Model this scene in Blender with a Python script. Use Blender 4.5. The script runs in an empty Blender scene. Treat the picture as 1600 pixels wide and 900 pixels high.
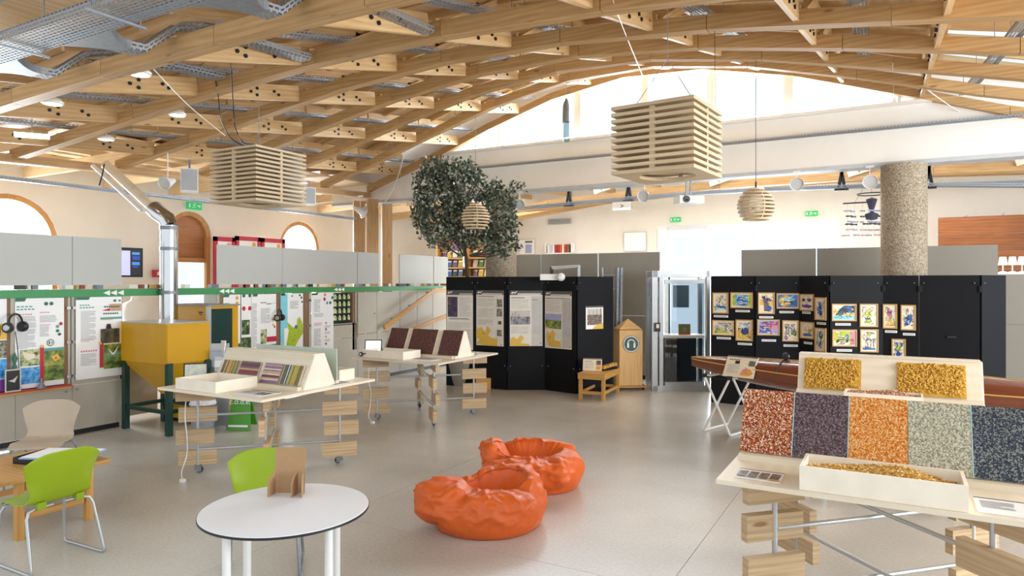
import bpy, bmesh, math, random
from mathutils import Vector, Matrix, noise
random.seed(7)
PI = math.pi
S = bpy.context.scene
C = S.collection
# ------------------------------------------------------------ camera, light, exposure
EYE = 2.0
F = 1067.0
CS, SN = 0.8718, 0.4899
cd = bpy.data.cameras.new('camera'); cam = bpy.data.objects.new('camera', cd); C.objects.link(cam)
cam.location = (0, 0, EYE); cam.rotation_euler = (PI/2, 0, math.atan2(SN, CS))
cd.sensor_width = 36; cd.lens = 36*F/1600; cd.shift_y = -10/1600; cd.clip_end = 300
S.camera = cam
S.view_settings.view_transform = 'Standard'; S.view_settings.look = 'None'
S.view_settings.gamma = 1; S.view_settings.use_curve_mapping = False
S.view_settings.exposure = 0.75
w = bpy.data.worlds.new('sky'); S.world = w; w.use_nodes = True
w.node_tree.nodes['Background'].inputs[0].default_value = (0.90, 0.95, 1.0, 1)
w.node_tree.nodes['Background'].inputs[1].default_value = 0.8
def area(name, loc, size, size_y, power, direction, color=(1, 1, 1)):
    l = bpy.data.lights.new(name, 'AREA'); l.shape = 'RECTANGLE'; l.size = size; l.size_y = size_y
    l.energy = power; l.color = color
    o = bpy.data.objects.new(name, l); C.objects.link(o); o.location = loc
    z = -Vector(direction).normalized(); x = Vector((0, 0, 1)).cross(z) if abs(z.z) < .9 else Vector((1, 0, 0))
    x = (x-z*x.dot(z)).normalized(); y = z.cross(x)
    o.rotation_euler = Matrix((x, y, z)).transposed().to_euler()
    return o
area('arched_window_daylight', (-4.1, 13.3, 5.4), 9.0, 1.5, 900, (0, -1, -0.45), (0.92, 0.96, 1))
area('back_door_daylight', (-2.3, 20.9, 2.4), 5.6, 3.0, 520, (-0.1, -1, -0.12), (0.95, 0.97, 1))
area('left_window_daylight', (-15.0, 6.4, 2.6), 1.7, 2.2, 330, (1, 0, -0.1), (1, 0.98, 0.95))
area('left_door_daylight', (-15.0, 13.4, 2.6), 1.5, 2.2, 300, (1, 0, -0.1), (1, 0.98, 0.95))
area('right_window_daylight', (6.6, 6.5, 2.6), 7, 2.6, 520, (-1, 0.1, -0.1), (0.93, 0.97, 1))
area('back_aisle_fill', (-4.0, 16.4, 3.9), 12, 3.0, 230, (0, 0.1, -1), (1, 0.97, 0.93))  # added downward fill lamp under the closed aisle roof, no opening there

# ------------------------------------------------------------ materials
MATS = {}
def col(c):
    if isinstance(c, str):
        c = c.lstrip('#'); c = tuple(int(c[i:i+2], 16)/255 for i in (0, 2, 4))
        c = tuple(x/12.92 if x <= .04045 else ((x+.055)/1.055)**2.4 for x in c)
    return (c[0], c[1], c[2], 1)
def newmat(name):
    m = bpy.data.materials.new(name); m.use_nodes = True
    nt = m.node_tree; return m, nt, nt.nodes['Principled BSDF']
def flat(name, c, rough=.6, metal=0, var=.06, scale=6, bump=0, emit=0, spec=.5, coat=0):
    if name in MATS: return MATS[name]
    m, nt, b = newmat(name); N = nt.nodes; L = nt.links; c = col(c)
    b.inputs['Roughness'].default_value = rough; b.inputs['Metallic'].default_value = metal
    b.inputs['Specular IOR Level'].default_value = spec; b.inputs['Coat Weight'].default_value = coat
    tc = N.new('ShaderNodeTexCoord'); no = N.new('ShaderNodeTexNoise'); no.inputs['Scale'].default_value = scale
    no.inputs['Detail'].default_value = 4; L.new(tc.outputs['Object'], no.inputs['Vector'])
    r = N.new('ShaderNodeValToRGB'); r.color_ramp.elements[0].position = .3; r.color_ramp.elements[1].position = .7
    r.color_ramp.elements[0].color = tuple(x*(1-var) for x in c[:3])+(1,)
    r.color_ramp.elements[1].color = tuple(min(1, x*(1+var)) for x in c[:3])+(1,)
    L.new(no.outputs['Fac'], r.inputs[0]); L.new(r.outputs[0], b.inputs['Base Color'])
    if bump:
        bp = N.new('ShaderNodeBump'); bp.inputs['Strength'].default_value = bump; bp.inputs['Distance'].default_value = .01
        L.new(no.outputs['Fac'], bp.inputs['Height']); L.new(bp.outputs[0], b.inputs['Normal'])
    if emit:
        L.new(r.outputs[0], b.inputs['Emission Color']); b.inputs['Emission Strength'].default_value = emit
    MATS[name] = m; return m
def wood(name, c1, c2, rough=.5, knots=True, ring=9):
    if name in MATS: return MATS[name]
    m, nt, b = newmat(name); N = nt.nodes; L = nt.links
    b.inputs['Roughness'].default_value = rough; b.inputs['Specular IOR Level'].default_value = .35
    uv = N.new('ShaderNodeUVMap'); oi = N.new('ShaderNodeObjectInfo')
    mp = N.new('ShaderNodeMapping'); mp.inputs['Scale'].default_value = (.9, ring, 1)
    ad = N.new('ShaderNodeVectorMath'); ad.operation = 'ADD'
    sc = N.new('ShaderNodeVectorMath'); sc.operation = 'SCALE'; sc.inputs['Scale'].default_value = 37
    cb = N.new('ShaderNodeCombineXYZ'); L.new(oi.outputs['Random'], cb.inputs[0]); L.new(oi.outputs['Random'], cb.inputs[1])
    L.new(cb.outputs[0], sc.inputs[0]); L.new(uv.outputs[0], ad.inputs[0]); L.new(sc.outputs[0], ad.inputs[1])
    L.new(ad.outputs[0], mp.inputs[0])
    no = N.new('ShaderNodeTexNoise'); no.inputs['Scale'].default_value = 2.2; no.inputs['Detail'].default_value = 6
    no.inputs['Distortion'].default_value = .8; L.new(mp.outputs[0], no.inputs['Vector'])
    wv = N.new('ShaderNodeTexWave'); wv.bands_direction = 'Y'; wv.inputs['Scale'].default_value = .7
    wv.inputs['Distortion'].default_value = 7; wv.inputs['Detail'].default_value = 3; L.new(mp.outputs[0], wv.inputs['Vector'])
    mx = N.new('ShaderNodeMix'); mx.inputs[0].default_value = .18
    L.new(no.outputs['Fac'], mx.inputs[2]); L.new(wv.outputs['Fac'], mx.inputs[3])
    r = N.new('ShaderNodeValToRGB'); r.color_ramp.elements[0].position = .22; r.color_ramp.elements[1].position = .72
    r.color_ramp.elements[0].color = col(c2); r.color_ramp.elements[1].color = col(c1)
    L.new(mx.outputs[0], r.inputs[0]); out = r.outputs[0]
    if knots:
        vo = N.new('ShaderNodeTexVoronoi'); vo.inputs['Scale'].default_value = 1.0
        m2 = N.new('ShaderNodeMapping'); m2.inputs['Scale'].default_value = (1.6, 5.5, 1); L.new(ad.outputs[0], m2.inputs[0]); L.new(m2.outputs[0], vo.inputs['Vector'])
        kr = N.new('ShaderNodeValToRGB'); kr.color_ramp.elements[0].position = .05; kr.color_ramp.elements[1].position = .10
        kr.color_ramp.elements[0].color = (.45, .27, .16, 1); kr.color_ramp.elements[1].color = (1, 1, 1, 1)
        L.new(vo.outputs['Distance'], kr.inputs[0])
        mm = N.new('ShaderNodeMix'); mm.data_type = 'RGBA'; mm.blend_type = 'MULTIPLY'; mm.inputs[0].default_value = .8
        L.new(out, mm.inputs[6]); L.new(kr.outputs[0], mm.inputs[7]); out = mm.outputs[2]
    hs = N.new('ShaderNodeHueSaturation'); ma = N.new('ShaderNodeMapRange'); ma.inputs[3].default_value = .9; ma.inputs[4].default_value = 1.08
    L.new(oi.outputs['Random'], ma.inputs[0]); L.new(ma.outputs[0], hs.inputs['Value']); L.new(out, hs.inputs['Color'])
    L.new(hs.outputs[0], b.inputs['Base Color'])
    MATS[name] = m; return m
def speckle(name, cols, scale=120, rough=.75, bump=.4):
    if name in MATS: return MATS[name]
    m, nt, b = newmat(name); N = nt.nodes; L = nt.links
    b.inputs['Roughness'].default_value = rough; b.inputs['Specular IOR Level'].default_value = .3
    tc = N.new('ShaderNodeTexCoord'); vo = N.new('ShaderNodeTexVoronoi'); vo.inputs['Scale'].default_value = scale
    L.new(tc.outputs['Object'], vo.inputs['Vector'])
    sp = N.new('ShaderNodeSeparateColor'); L.new(vo.outputs['Color'], sp.inputs[0])
    r = N.new('ShaderNodeValToRGB'); r.color_ramp.interpolation = 'CONSTANT'
    el = r.color_ramp.elements
    while len(el) < len(cols): el.new(.5)
    for i, c in enumerate(cols): el[i].position = i/len(cols); el[i].color = col(c)
    L.new(sp.outputs[0], r.inputs[0]); L.new(r.outputs[0], b.inputs['Base Color'])
    bp = N.new('ShaderNodeBump'); bp.inputs['Strength'].default_value = bump; bp.inputs['Distance'].default_value = .004
    L.new(sp.outputs[1], bp.inputs['Height']); L.new(bp.outputs[0], b.inputs['Normal'])
    MATS[name] = m; return m
def photo(name, cols, scale=9, rough=.45):
    """printed picture: banded noise through a ramp"""
    if name in MATS: return MATS[name]
    m, nt, b = newmat(name); N = nt.nodes; L = nt.links
    b.inputs['Roughness'].default_value = rough
    tc = N.new('ShaderNodeTexCoord'); no = N.new('ShaderNodeTexNoise'); no.inputs['Scale'].default_value = scale
    no.inputs['Detail'].default_value = 7; no.inputs['Roughness'].default_value = .65
    L.new(tc.outputs['Object'], no.inputs['Vector'])
    r = N.new('ShaderNodeValToRGB'); el = r.color_ramp.elements
    while len(el) < len(cols): el.new(.5)
    for i, c in enumerate(cols): el[i].position = .3+.4*i/(len(cols)-1); el[i].color = col(c)
    L.new(no.outputs['Fac'], r.inputs[0]); L.new(r.outputs[0], b.inputs['Base Color'])
    MATS[name] = m; return m
def perforated(name, c):
    if name in MATS: return MATS[name]
    m, nt, b = newmat(name); N = nt.nodes; L = nt.links
    b.inputs['Base Color'].default_value = col(c); b.inputs['Roughness'].default_value = .5; b.inputs['Metallic'].default_value = .55
    uv = N.new('ShaderNodeUVMap'); br = N.new('ShaderNodeTexBrick')
    br.inputs['Scale'].default_value = 1; br.inputs['Brick Width'].default_value = .05; br.inputs['Row Height'].default_value = .03
    br.inputs['Mortar Size'].default_value = .0075; br.inputs['Mortar Smooth'].default_value = 0; br.offset = .5
    L.new(uv.outputs[0], br.inputs['Vector'])
    tr = N.new('ShaderNodeBsdfTransparent'); mx = N.new('ShaderNodeMixShader')
    L.new(br.outputs['Fac'], mx.inputs[0]); L.new(tr.outputs[0], mx.inputs[1]); L.new(b.outputs[0], mx.inputs[2])
    L.new(mx.outputs[0], N['Material Output'].inputs['Surface'])
    MATS[name] = m; return m
def glassmat(name, tint, gl=.08):
    if name in MATS: return MATS[name]
    m, nt, b = newmat(name); N = nt.nodes; L = nt.links
    tr = N.new('ShaderNodeBsdfTransparent'); tr.inputs[0].default_value = col(tint)
    g = N.new('ShaderNodeBsdfGlossy'); g.inputs['Roughness'].default_value = .03; mx = N.new('ShaderNodeMixShader'); mx.inputs[0].default_value = gl
    L.new(tr.outputs[0], mx.inputs[1]); L.new(g.outputs[0], mx.inputs[2]); L.new(mx.outputs[0], N['Material Output'].inputs['Surface'])
    MATS[name] = m; return m

M_beam = wood('arch_timber', '#caa574', '#aa8353', .5)
M_deck = wood('deck_plywood', '#dcbd90', '#c39c6c', .6, knots=False, ring=4)
M_board = wood('lattice_timber', '#dbb988', '#be9562', .5)
M_rafter = wood('rafter_timber', '#ecd3ac', '#d9b98c', .5)
M_post = wood('post_timber', '#d6b185', '#ba9263', .5)
M_ply = wood('birch_ply', '#ece2cf', '#e1d4ba', .45, knots=False, ring=5)
M_plyedge = flat('ply_edge', '#f1e8d6', .5)
M_slat = wood('pine_slat', '#cfb48f', '#ab8f6b', .55, ring=14)
M_lampwood = wood('lamp_slat', '#dcc7a6', '#c8ae88', .55, knots=False)
M_bench = wood('bench_wood', '#d3a35c', '#b98543', .4)
M_dark_post = wood('brown_post', '#94745a', '#7b5d47', .6)
M_wall = flat('cream_plaster', '#ede6db', .85, var=.02, scale=2)
M_white = flat('white_plaster', '#efebe4', .8, var=.02, scale=2)
M_trimgrey = flat('steel_lintel', '#c3c6c9', .5)
M_greyL = flat('grey_panel', '#bcbdb8', .6, var=.02, scale=1.5)
M_greyD = flat('taupe_panel', '#8f8a80', .6, var=.03, scale=1.5)
M_cab = flat('cabinet_grey', '#b9b3a6', .5, var=.03, scale=2)
M_black = flat('black_panel', '#0b0d12', .6, var=.15, scale=3, spec=.22)
M_green = flat('green_band', '#3d9053', .45, var=.02)
M_tray = perforated('perforated_steel', '#9ba3ad')
M_steel = flat('galvanised', '#8f959c', .5, .6, var=.12, scale=20)
M_alu = flat('aluminium', '#b9bcbe', .35, .6, var=.04)
M_chrome = flat('flue_metal', '#c9ccce', .16, 1.0, var=.05, scale=3)
M_bolt = flat('bolt_black', '#23262e', .4, .4)
M_whitep = flat('white_paint', '#ececea', .4, var=.02)
M_paper = flat('paper', '#f3f3f2', .55, var=.01)
M_dark = flat('dark_plastic', '#1c1d20', .4)
M_rubber = flat('rubber', '#2a2a2c', .6)
M_winglass = glassmat('window_glass', '#f6fbff', .05)

# ------------------------------------------------------------ geometry helpers
class MB:
    def __init__(s): s.v = []; s.f = []; s.uv = []; s.mi = []
    def poly(s, pts, uvs=None, m=0):
        n = len(s.v); s.v += [tuple(p) for p in pts]; s.f.append(tuple(range(n, n+len(pts)))); s.mi.append(m)
        s.uv.append(uvs or [(0, 0)]*len(pts))
    def box(s, c, d, R=None, m=0):
        c = Vector(c); hx, hy, hz = d[0]/2, d[1]/2, d[2]/2
        P = [Vector((x, y, z)) for x in (-hx, hx) for y in (-hy, hy) for z in (-hz, hz)]
        ax = max(range(3), key=lambda i: d[i]); o = random.random()*3
        for idx in ((0, 1, 3, 2), (4, 6, 7, 5), (0, 4, 5, 1), (2, 3, 7, 6), (0, 2, 6, 4), (1, 5, 7, 3)):
            pts = [P[i] for i in idx]
            q = [k for k in range(3) if max(p[k] for p in pts)-min(p[k] for p in pts) > 1e-9]
            if ax in q: u = ax; vv = [k for k in q if k != ax]
            else: u = q[0] if q else 0; vv = q[1:]
            vk = vv[0] if vv else (u+1) % 3
            uvs = [(p[u]+o, p[vk]+.37*vk) for p in pts]
            s.poly([c+((R @ p) if R else p) for p in pts], uvs, m)
        return s
    def bar(s, p, q, wd, ht, m=0, up=(0, 0, 1)):
        p = Vector(p); q = Vector(q); d = q-p; x = d.normalized(); y = Vector(up).cross(x)
        if y.length < 1e-4: y = Vector((0, 1, 0)).cross(x)
        y.normalize(); z = x.cross(y)
        return s.box((p+q)/2, (d.length, wd, ht), Matrix((x, y, z)).transposed(), m)
    def tube(s, path, r, n=8, m=0, r2=None, cap=True):
        P = [Vector(p) for p in path]; rings = []; N0 = None
        for i, p in enumerate(P):
            t = (P[min(i+1, len(P)-1)]-P[max(i-1, 0)]).normalized()
            if N0 is None:
                N0 = t.orthogonal().normalized()
            else:
                N0 = (N0-t*N0.dot(t)).normalized()
            b = t.cross(N0); rr = r if r2 is None else r+(r2-r)*i/(len(P)-1)
            rings.append([p+(N0*math.cos(2*PI*k/n)+b*math.sin(2*PI*k/n))*rr for k in range(n)])
        base = len(s.v)
        for R in rings: s.v += [tuple(x) for x in R]
        for i in range(len(rings)-1):
            for k in range(n):
                a = base+i*n+k; b_ = base+i*n+(k+1) % n
                s.f.append((a, b_, b_+n, a+n)); s.mi.append(m); s.uv.append([(i*.1, k*.02), (i*.1, k*.02+.02), (i*.1+.1, k*.02+.02), (i*.1+.1, k*.02)])
        if cap:
            s.f.append(tuple(base+k for k in range(n))[::-1]); s.mi.append(m); s.uv.append([(0, 0)]*n)
            e = base+(len(rings)-1)*n
            s.f.append(tuple(e+k for k in range(n))); s.mi.append(m); s.uv.append([(0, 0)]*n)
        return s
    def cyl(s, p, q, r, n=16, m=0, r2=None): return s.tube([p, q], r, n, m, r2)
    def lathe(s, prof, c=(0, 0, 0), n=24, m=0, R=None):
        base = len(s.v); c = Vector(c)
        for r, z in prof:
            for k in range(n):
                p = Vector((r*math.cos(2*PI*k/n), r*math.sin(2*PI*k/n), z)); s.v.append(tuple(c+(R @ p if R else p)))
        for i in range(len(prof)-1):
            for k in range(n):
                a = base+i*n+k; b_ = base+i*n+(k+1) % n
                s.f.append((a, b_, b_+n, a+n)); s.mi.append(m); s.uv.append([(k/n, prof[i][1]), ((k+1)/n, prof[i][1]), ((k+1)/n, prof[i+1][1]), (k/n, prof[i+1][1])])
        return s
    def prism(s, pts, y0, y1, m=0, T=None):
        """polygon in XZ extruded along Y"""
        T = T or Matrix.Identity(4)
        A = [T @ Vector((x, y0, z)) for x, z in pts]; B = [T @ Vector((x, y1, z)) for x, z in pts]
        s.poly(A, [(x, z) for x, z in pts], m); s.poly(B[::-1], [(x, z) for x, z in pts][::-1], m)
        n = len(pts)
        for i in range(n):
            j = (i+1) % n; l = (A[i]-A[j]).length
            s.poly([A[j], A[i], B[i], B[j]], [(0, 0), (l, 0), (l, y1-y0), (0, y1-y0)], m)
        return s
    def grid(s, fn, nu, nv, m=0):
        base = len(s.v)
        for i in range(nu+1):
            for j in range(nv+1): s.v.append(tuple(fn(i/nu, j/nv)))
        for i in range(nu):
            for j in range(nv):
                a = base+i*(nv+1)+j; s.f.append((a, a+nv+1, a+nv+2, a+1)); s.mi.append(m)
                s.uv.append([(i/nu, j/nv), ((i+1)/nu, j/nv), ((i+1)/nu, (j+1)/nv), (i/nu, (j+1)/nv)])
        return s
    def build(s, name, mats, parent=None, loc=(0, 0, 0), rotz=0, smooth=None, bevel=0, fix=True):
        me = bpy.data.meshes.new(name); me.from_pydata(s.v, [], s.f)
        ul = me.uv_layers.new(name='UVMap'); k = 0
        for u in s.uv:
            for x in u: ul.data[k].uv = x; k += 1
        for i, x in enumerate(s.mi): me.polygons[i].material_index = x
        for x in (mats if isinstance(mats, (list, tuple)) else [mats]): me.materials.append(x)
        if fix:
            bm = bmesh.new(); bm.from_mesh(me); bmesh.ops.recalc_face_normals(bm, faces=bm.faces); bm.to_mesh(me); bm.free()
        if smooth:
            me.shade_smooth(); me.set_sharp_from_angle(angle=math.radians(smooth))
        o = bpy.data.objects.new(name, me); C.objects.link(o); o.location = loc; o.rotation_euler = (0, 0, rotz)
        if parent: o.parent = parent
        if bevel:
            b = o.modifiers.new('bevel', 'BEVEL'); b.width = bevel; b.segments = 2; b.limit_method = 'ANGLE'
        return o
def tag(o, label=None, cat=None, group=None, kind=None):
    if label: o['label'] = label
    if cat: o['category'] = cat
    if group: o['group'] = group
    if kind: o['kind'] = kind
    return o
def thing(name, label, cat, loc=(0, 0, 0), rotz=0, group=None):
    o = bpy.data.objects.new(name, None); o.empty_display_size = .1; C.objects.link(o)
    o.location = loc; o.rotation_euler = (0, 0, rotz); return tag(o, label, cat, group)
def struct(name, parent=None):
    o = bpy.data.objects.new(name, None); C.objects.link(o); o['kind'] = 'structure'
    if parent: o.parent = parent
    return o
def copy_tree(o, parent=None):
    c = o.copy(); C.objects.link(c)
    if parent: c.parent = parent
    for ch in list(o.children): copy_tree(ch, c)
    return c
def place(o, loc, rotz=0, label=None, group=None):
    o.location = loc; o.rotation_euler = (0, 0, rotz)
    if label: o['label'] = label
    if group: o['group'] = group
    return o
def text(s, size, mat, parent, loc, rot=(PI/2, 0, 0), name='lettering', ext=.001, align='CENTER'):
    cu = bpy.data.curves.new(name, 'FONT'); cu.body = s; cu.size = size; cu.align_x = align; cu.align_y = 'CENTER'; cu.extrude = ext
    t = bpy.data.objects.new('t', cu); C.objects.link(t)
    me = bpy.data.meshes.new_from_object(t); bpy.data.objects.remove(t)
    me.materials.clear(); me.materials.append(mat)
    o = bpy.data.objects.new(name, me); C.objects.link(o); o.parent = parent; o.location = loc; o.rotation_euler = rot
    return o
# the camera's ray through a column of the photograph, on the plan
def ray(px):
    r = (px-800)/F; return (CS*r-SN, SN*r+CS)
def AT(px, z, h=0): d = ray(px); return Vector((d[0]*z, d[1]*z, h))
def G(px, py, h=0): return AT(px, (EYE-h)*F/(py-440), h)
def LW(px, a): d = ray(px); return a*d[1]/d[0]          # b where the ray meets the plane x = a
def BW(px, b): d = ray(px); return b*d[0]/d[1]          # a where the ray meets the plane y = b
def ZC(p): return -SN*p[0]+CS*p[1]
def HH(py, z): return EYE+(440-py)*z/F
def CAMROT(deg=0): return math.atan2(SN, CS)+math.radians(deg)   # 0: local -Y faces the camera
# ============================================================ the building
XS, XR = -10.8, 2.6                    # springing lines of the arched roof
AX = (XS+XR)/2
def arch_b(k): return 3.46+1.48*(k-1)   # k = 1..7
def arch_h(k, a):
    tau = (a-AX)/((XR-XS)/2); tau = max(-1, min(1, tau))
    prof = .5*(1-tau*tau)+.25*(1+math.cos(PI*tau))
    spring = 3.62+.08*(k-1); crown = 3.80+.345*(k-1)
    return spring+(crown-spring)*prof
# floor with recessed joints
def floor_mat():
    m, nt, b = newmat('screed'); N = nt.nodes; L = nt.links
    tc = N.new('ShaderNodeTexCoord'); n1 = N.new('ShaderNodeTexNoise'); n1.inputs['Scale'].default_value = .55; n1.inputs['Detail'].default_value = 3
    n2 = N.new('ShaderNodeTexNoise'); n2.inputs['Scale'].default_value = 38; n2.inputs['Detail'].default_value = 5
    n3 = N.new('ShaderNodeTexVoronoi'); n3.inputs['Scale'].default_value = 26
    for n in (n1, n2, n3): L.new(tc.outputs['Object'], n.inputs['Vector'])
    r = N.new('ShaderNodeValToRGB'); e = r.color_ramp.elements; e[0].position = .15; e[1].position = .85
    e[0].color = col('#aaa295'); e[1].color = col('#d8d5cf'); L.new(n1.outputs['Fac'], r.inputs[0])
    r2 = N.new('ShaderNodeValToRGB'); e = r2.color_ramp.elements; e[0].position = .3; e[1].position = .6; e[0].color = (.9, .895, .88, 1); e[1].color = (1, 1, 1, 1)
    L.new(n2.outputs['Fac'], r2.inputs[0])
    r3 = N.new('ShaderNodeValToRGB'); e = r3.color_ramp.elements; e[0].position = .03; e[1].position = .08; e[0].color = (1.25, 1.25, 1.25, 1); e[1].color = (1, 1, 1, 1)
    L.new(n3.outputs['Distance'], r3.inputs[0])
    m1 = N.new('ShaderNodeMix'); m1.data_type = 'RGBA'; m1.blend_type = 'MULTIPLY'; m1.inputs[0].default_value = 1
    L.new(r.outputs[0], m1.inputs[6]); L.new(r2.outputs[0], m1.inputs[7])
    m2 = N.new('ShaderNodeMix'); m2.data_type = 'RGBA'; m2.blend_type = 'MULTIPLY'; m2.inputs[0].default_value = .6
    L.new(m1.outputs[2], m2.inputs[6]); L.new(r3.outputs[0], m2.inputs[7]); L.new(m2.outputs[2], b.inputs['Base Color'])
    b.inputs['Roughness'].default_value = .26
    b.inputs['Specular IOR Level'].default_value = .5
    return m
FM = floor_mat()
fl = struct('floor')
xs = [-15.0, -9.9, -6.95, -4.15, -1.3, 1.5, 4.4, 7.2]; ys = [-1.5, .6, 2.25, 4.35, 7.3, 10.3, 13.3, 16.4, 21.0]
MB().box(((xs[0]+xs[-1])/2, (ys[0]+ys[-1])/2, -.06), (xs[-1]-xs[0], ys[-1]-ys[0], .08)).build('subfloor', flat('joint_fill', '#8a8072', .8), fl)
for i in range(len(xs)-1):
    for j in range(len(ys)-1):
        g = .004
        MB().box(((xs[i]+xs[i+1])/2, (ys[j]+ys[j+1])/2, -.02), (xs[i+1]-xs[i]-g, ys[j+1]-ys[j]-g, .04)).build('screed_slab', FM, fl)

# ceiling
ce = struct('ceiling')
NSEG = 9
TRAYS = [-9.25, -7.7, -6.2, -4.6, -3.05, -1.5, -.2, 1.1]
BW_, BH_ = .125, .14
cuts = [XS+(XR-XS)*i/NSEG for i in range(NSEG+1)]
for k in range(1, 8):
    ab = bpy.data.objects.new('arch_beam', None); C.objects.link(ab); ab.parent = ce
    b = arch_b(k)
    cc = [c+(.35 if k % 2 else -.1)*(0 < i < NSEG) for i, c in enumerate(cuts)]
    for i in range(NSEG):
        a0, a1 = cc[i], cc[i+1]-.006
        h0, h1 = arch_h(k, a0), arch_h(k, cc[i+1])
        MB().prism([(a0, h0), (a1, h1), (a1, h1+BH_), (a0, h0+BH_)], b-BW_/2, b+BW_/2).build('beam_segment', M_beam, ab, bevel=.004)
# lattice boards, posts and upper boards along the nave, bolts
for j, ta in enumerate(TRAYS[:-1]+[.9]):
    la = ta-.55
    boltm = MB()
    for k in range(1, 7):
        b0, b1 = arch_b(k)+BW_/2, arch_b(k+1)-BW_/2
        h0, h1 = arch_h(k, la)+.03, arch_h(k+1, la)+.03
        up = .36
        MB().bar((la, b0, h0+.09), (la, b1, h1+.09), .045, .19).build('bottom_chord', M_board, ce)
        MB().bar((la, b0-.04, h0+up+.06), (la, b1+.04, h1+up+.06), .05, .12).build('top_chord', M_board, ce)
        bm_ = (b0+b1)/2; hm = (h0+h1)/2
        for s_ in (.03,):
            bb = bm_+s_
            hb = h0+(h1-h0)*(bb-b0)/(b1-b0)
            MB().box((la, bb, hb+.29), (.05, .12, .2)).build('web_post', M_board, ce)
        MB().bar((la+.055, b0+.05, h0+.12), (la+.055, bm_+.28, h0+(h1-h0)*.75+up+.02), .04, .10).build('web_diagonal', M_board, ce)
        for (db, dh) in ((0, .05), (0, .13), (-.09, .09), (.26, .10), (.33, .06)):
            bb = bm_+db; hb = h0+(h1-h0)*(bb-b0)/(b1-b0)+dh
            for sx in (-.024, .024):
                boltm.cyl((la+sx, bb, hb), (la+sx+(.014 if sx > 0 else -.014), bb, hb), .019, 7)
    tag(boltm.build('lattice_bolts', M_bolt, ce), kind='stuff')
# deck: plywood sheets between lattices, each bay a sheet; joists under
DA = [-12.0, -10.8]+[t-.55 for t in TRAYS[1:]]+[2.0, 4.2]
for k in range(0, 7):
    for i in range(len(DA)-1):
        a0, a1 = DA[i], DA[i+1]
        b0 = arch_b(k) if k > 0 else 2.05; b1 = arch_b(k+1)
        kk = max(k, 1)
        def hh(kq, a): return arch_h(kq, a)+.56
        P = [(a0+.004, b0+.004, hh(kk, a0)), (a1-.004, b0+.004, hh(kk, a1)), (a1-.004, b1-.004, hh(k+1, a1)), (a0+.004, b1-.004, hh(k+1, a0))]
        mb = MB(); T = [(p[0], p[1], p[2]+.03) for p in P]
        uv = [(p[1], p[0]) for p in P]
        mb.poly(P, uv); mb.poly(T[::-1], uv[::-1])
        for q in range(4):
            r_ = (q+1) % 4; mb.poly([P[q], P[r_], T[r_], T[q]], [(0, 0), (1, 0), (1, .03), (0, .03)])
        skylight = (a0 > -1.9 and a1 < 2.3 and k in (5, 6) and i % 2 == 0)
        if skylight:
            mb.build('skylight_pane', M_winglass, ce)
        else: mb.build('deck_sheet', M_deck, ce)
    for i in range(len(DA)-1):     # joists run across, carried by the top chords
        a0, a1 = DA[i], DA[i+1]
        for fr in ((.3, .78) if k else ()):
            b0, b1 = arch_b(max(k, 1)), arch_b(k+1); bb = b0+(b1-b0)*fr
            def hj(a): return arch_h(max(k, 1), a)*(1-fr)+arch_h(k+1, a)*fr+.475
            MB().bar((a0, bb, hj(a0)+.035), (a1, bb, hj(a1)+.035), .05, .10).build('joist', M_deck, ce)
# left aisle: rafters and boards
for k in range(0, 12):
    b = 3.46+1.48*(k-1)+.2
    MB().bar((XS+.05, b, 3.97+.02*k), (-14.1, b, 4.02), .07, .20).build('rafter', M_rafter, ce)
for a in (-11.9, -13.0):
    MB().bar((a, 1.9, 4.19), (a, 19.8, 4.19), .06, .10).build('purlin', M_rafter, ce)
for j in range(9):
    MB().box((-12.5, 2.9+2.02*j, 4.30), (3.5, 2.0, .03)).build('aisle_board', M_rafter, ce)
# ridge purlin on the springing line, carried by timber posts
MB().bar((XS, 2.0, 3.60), (XS, 12.3, 4.02), .16, .12).build('eaves_beam', M_post, ce)
# back aisle roof: beams parallel to the wall, lattice bits, boards
for i, b in enumerate((14.6, 16.4, 18.4)):
    for a0, a1, h0, h1 in ((-11, -7.2, 3.42, 3.86), (-7.2, -3.2, 3.86, 4.02), (-3.2, .6, 4.02, 4.04), (.6, 4.0, 4.04, 3.9)):
        MB().bar((a0, b, h0+.22*i), (a1-.01, b, h1+.22*i), .09, .16).build('aisle_beam', M_beam, ce)
for i in range(11):
    a = -10.5+1.45*i
    MB().bar((a, 12.75, 4.36), (a+.05, 19.9, 4.78), .06, .15).build('aisle_rafter', M_board, ce)
bl = MB()
for i in range(5):
    a = -8.6+2.6*i
    MB().bar((a, 14.5, 4.05+.0*i), (a+1.0, 14.5, 4.33), .06, .13).build('brace', M_plyedge, ce)
    for q in range(6):
        u_, v_ = q % 3, q//3
        bl.cyl((a+.2+.09*u_, 14.46, 4.085+.025*u_+.05*v_), (a+.2+.09*u_, 14.445, 4.085+.025*u_+.05*v_), .014, 6)
tag(bl.build('brace_bolts', M_bolt, ce), kind='stuff')
for j in range(7):
    MB().box((-9.9+2.2*j, 16.45, 4.93), (2.18, 7.5, .04)).build('aisle_board', M_wall, ce)

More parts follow.
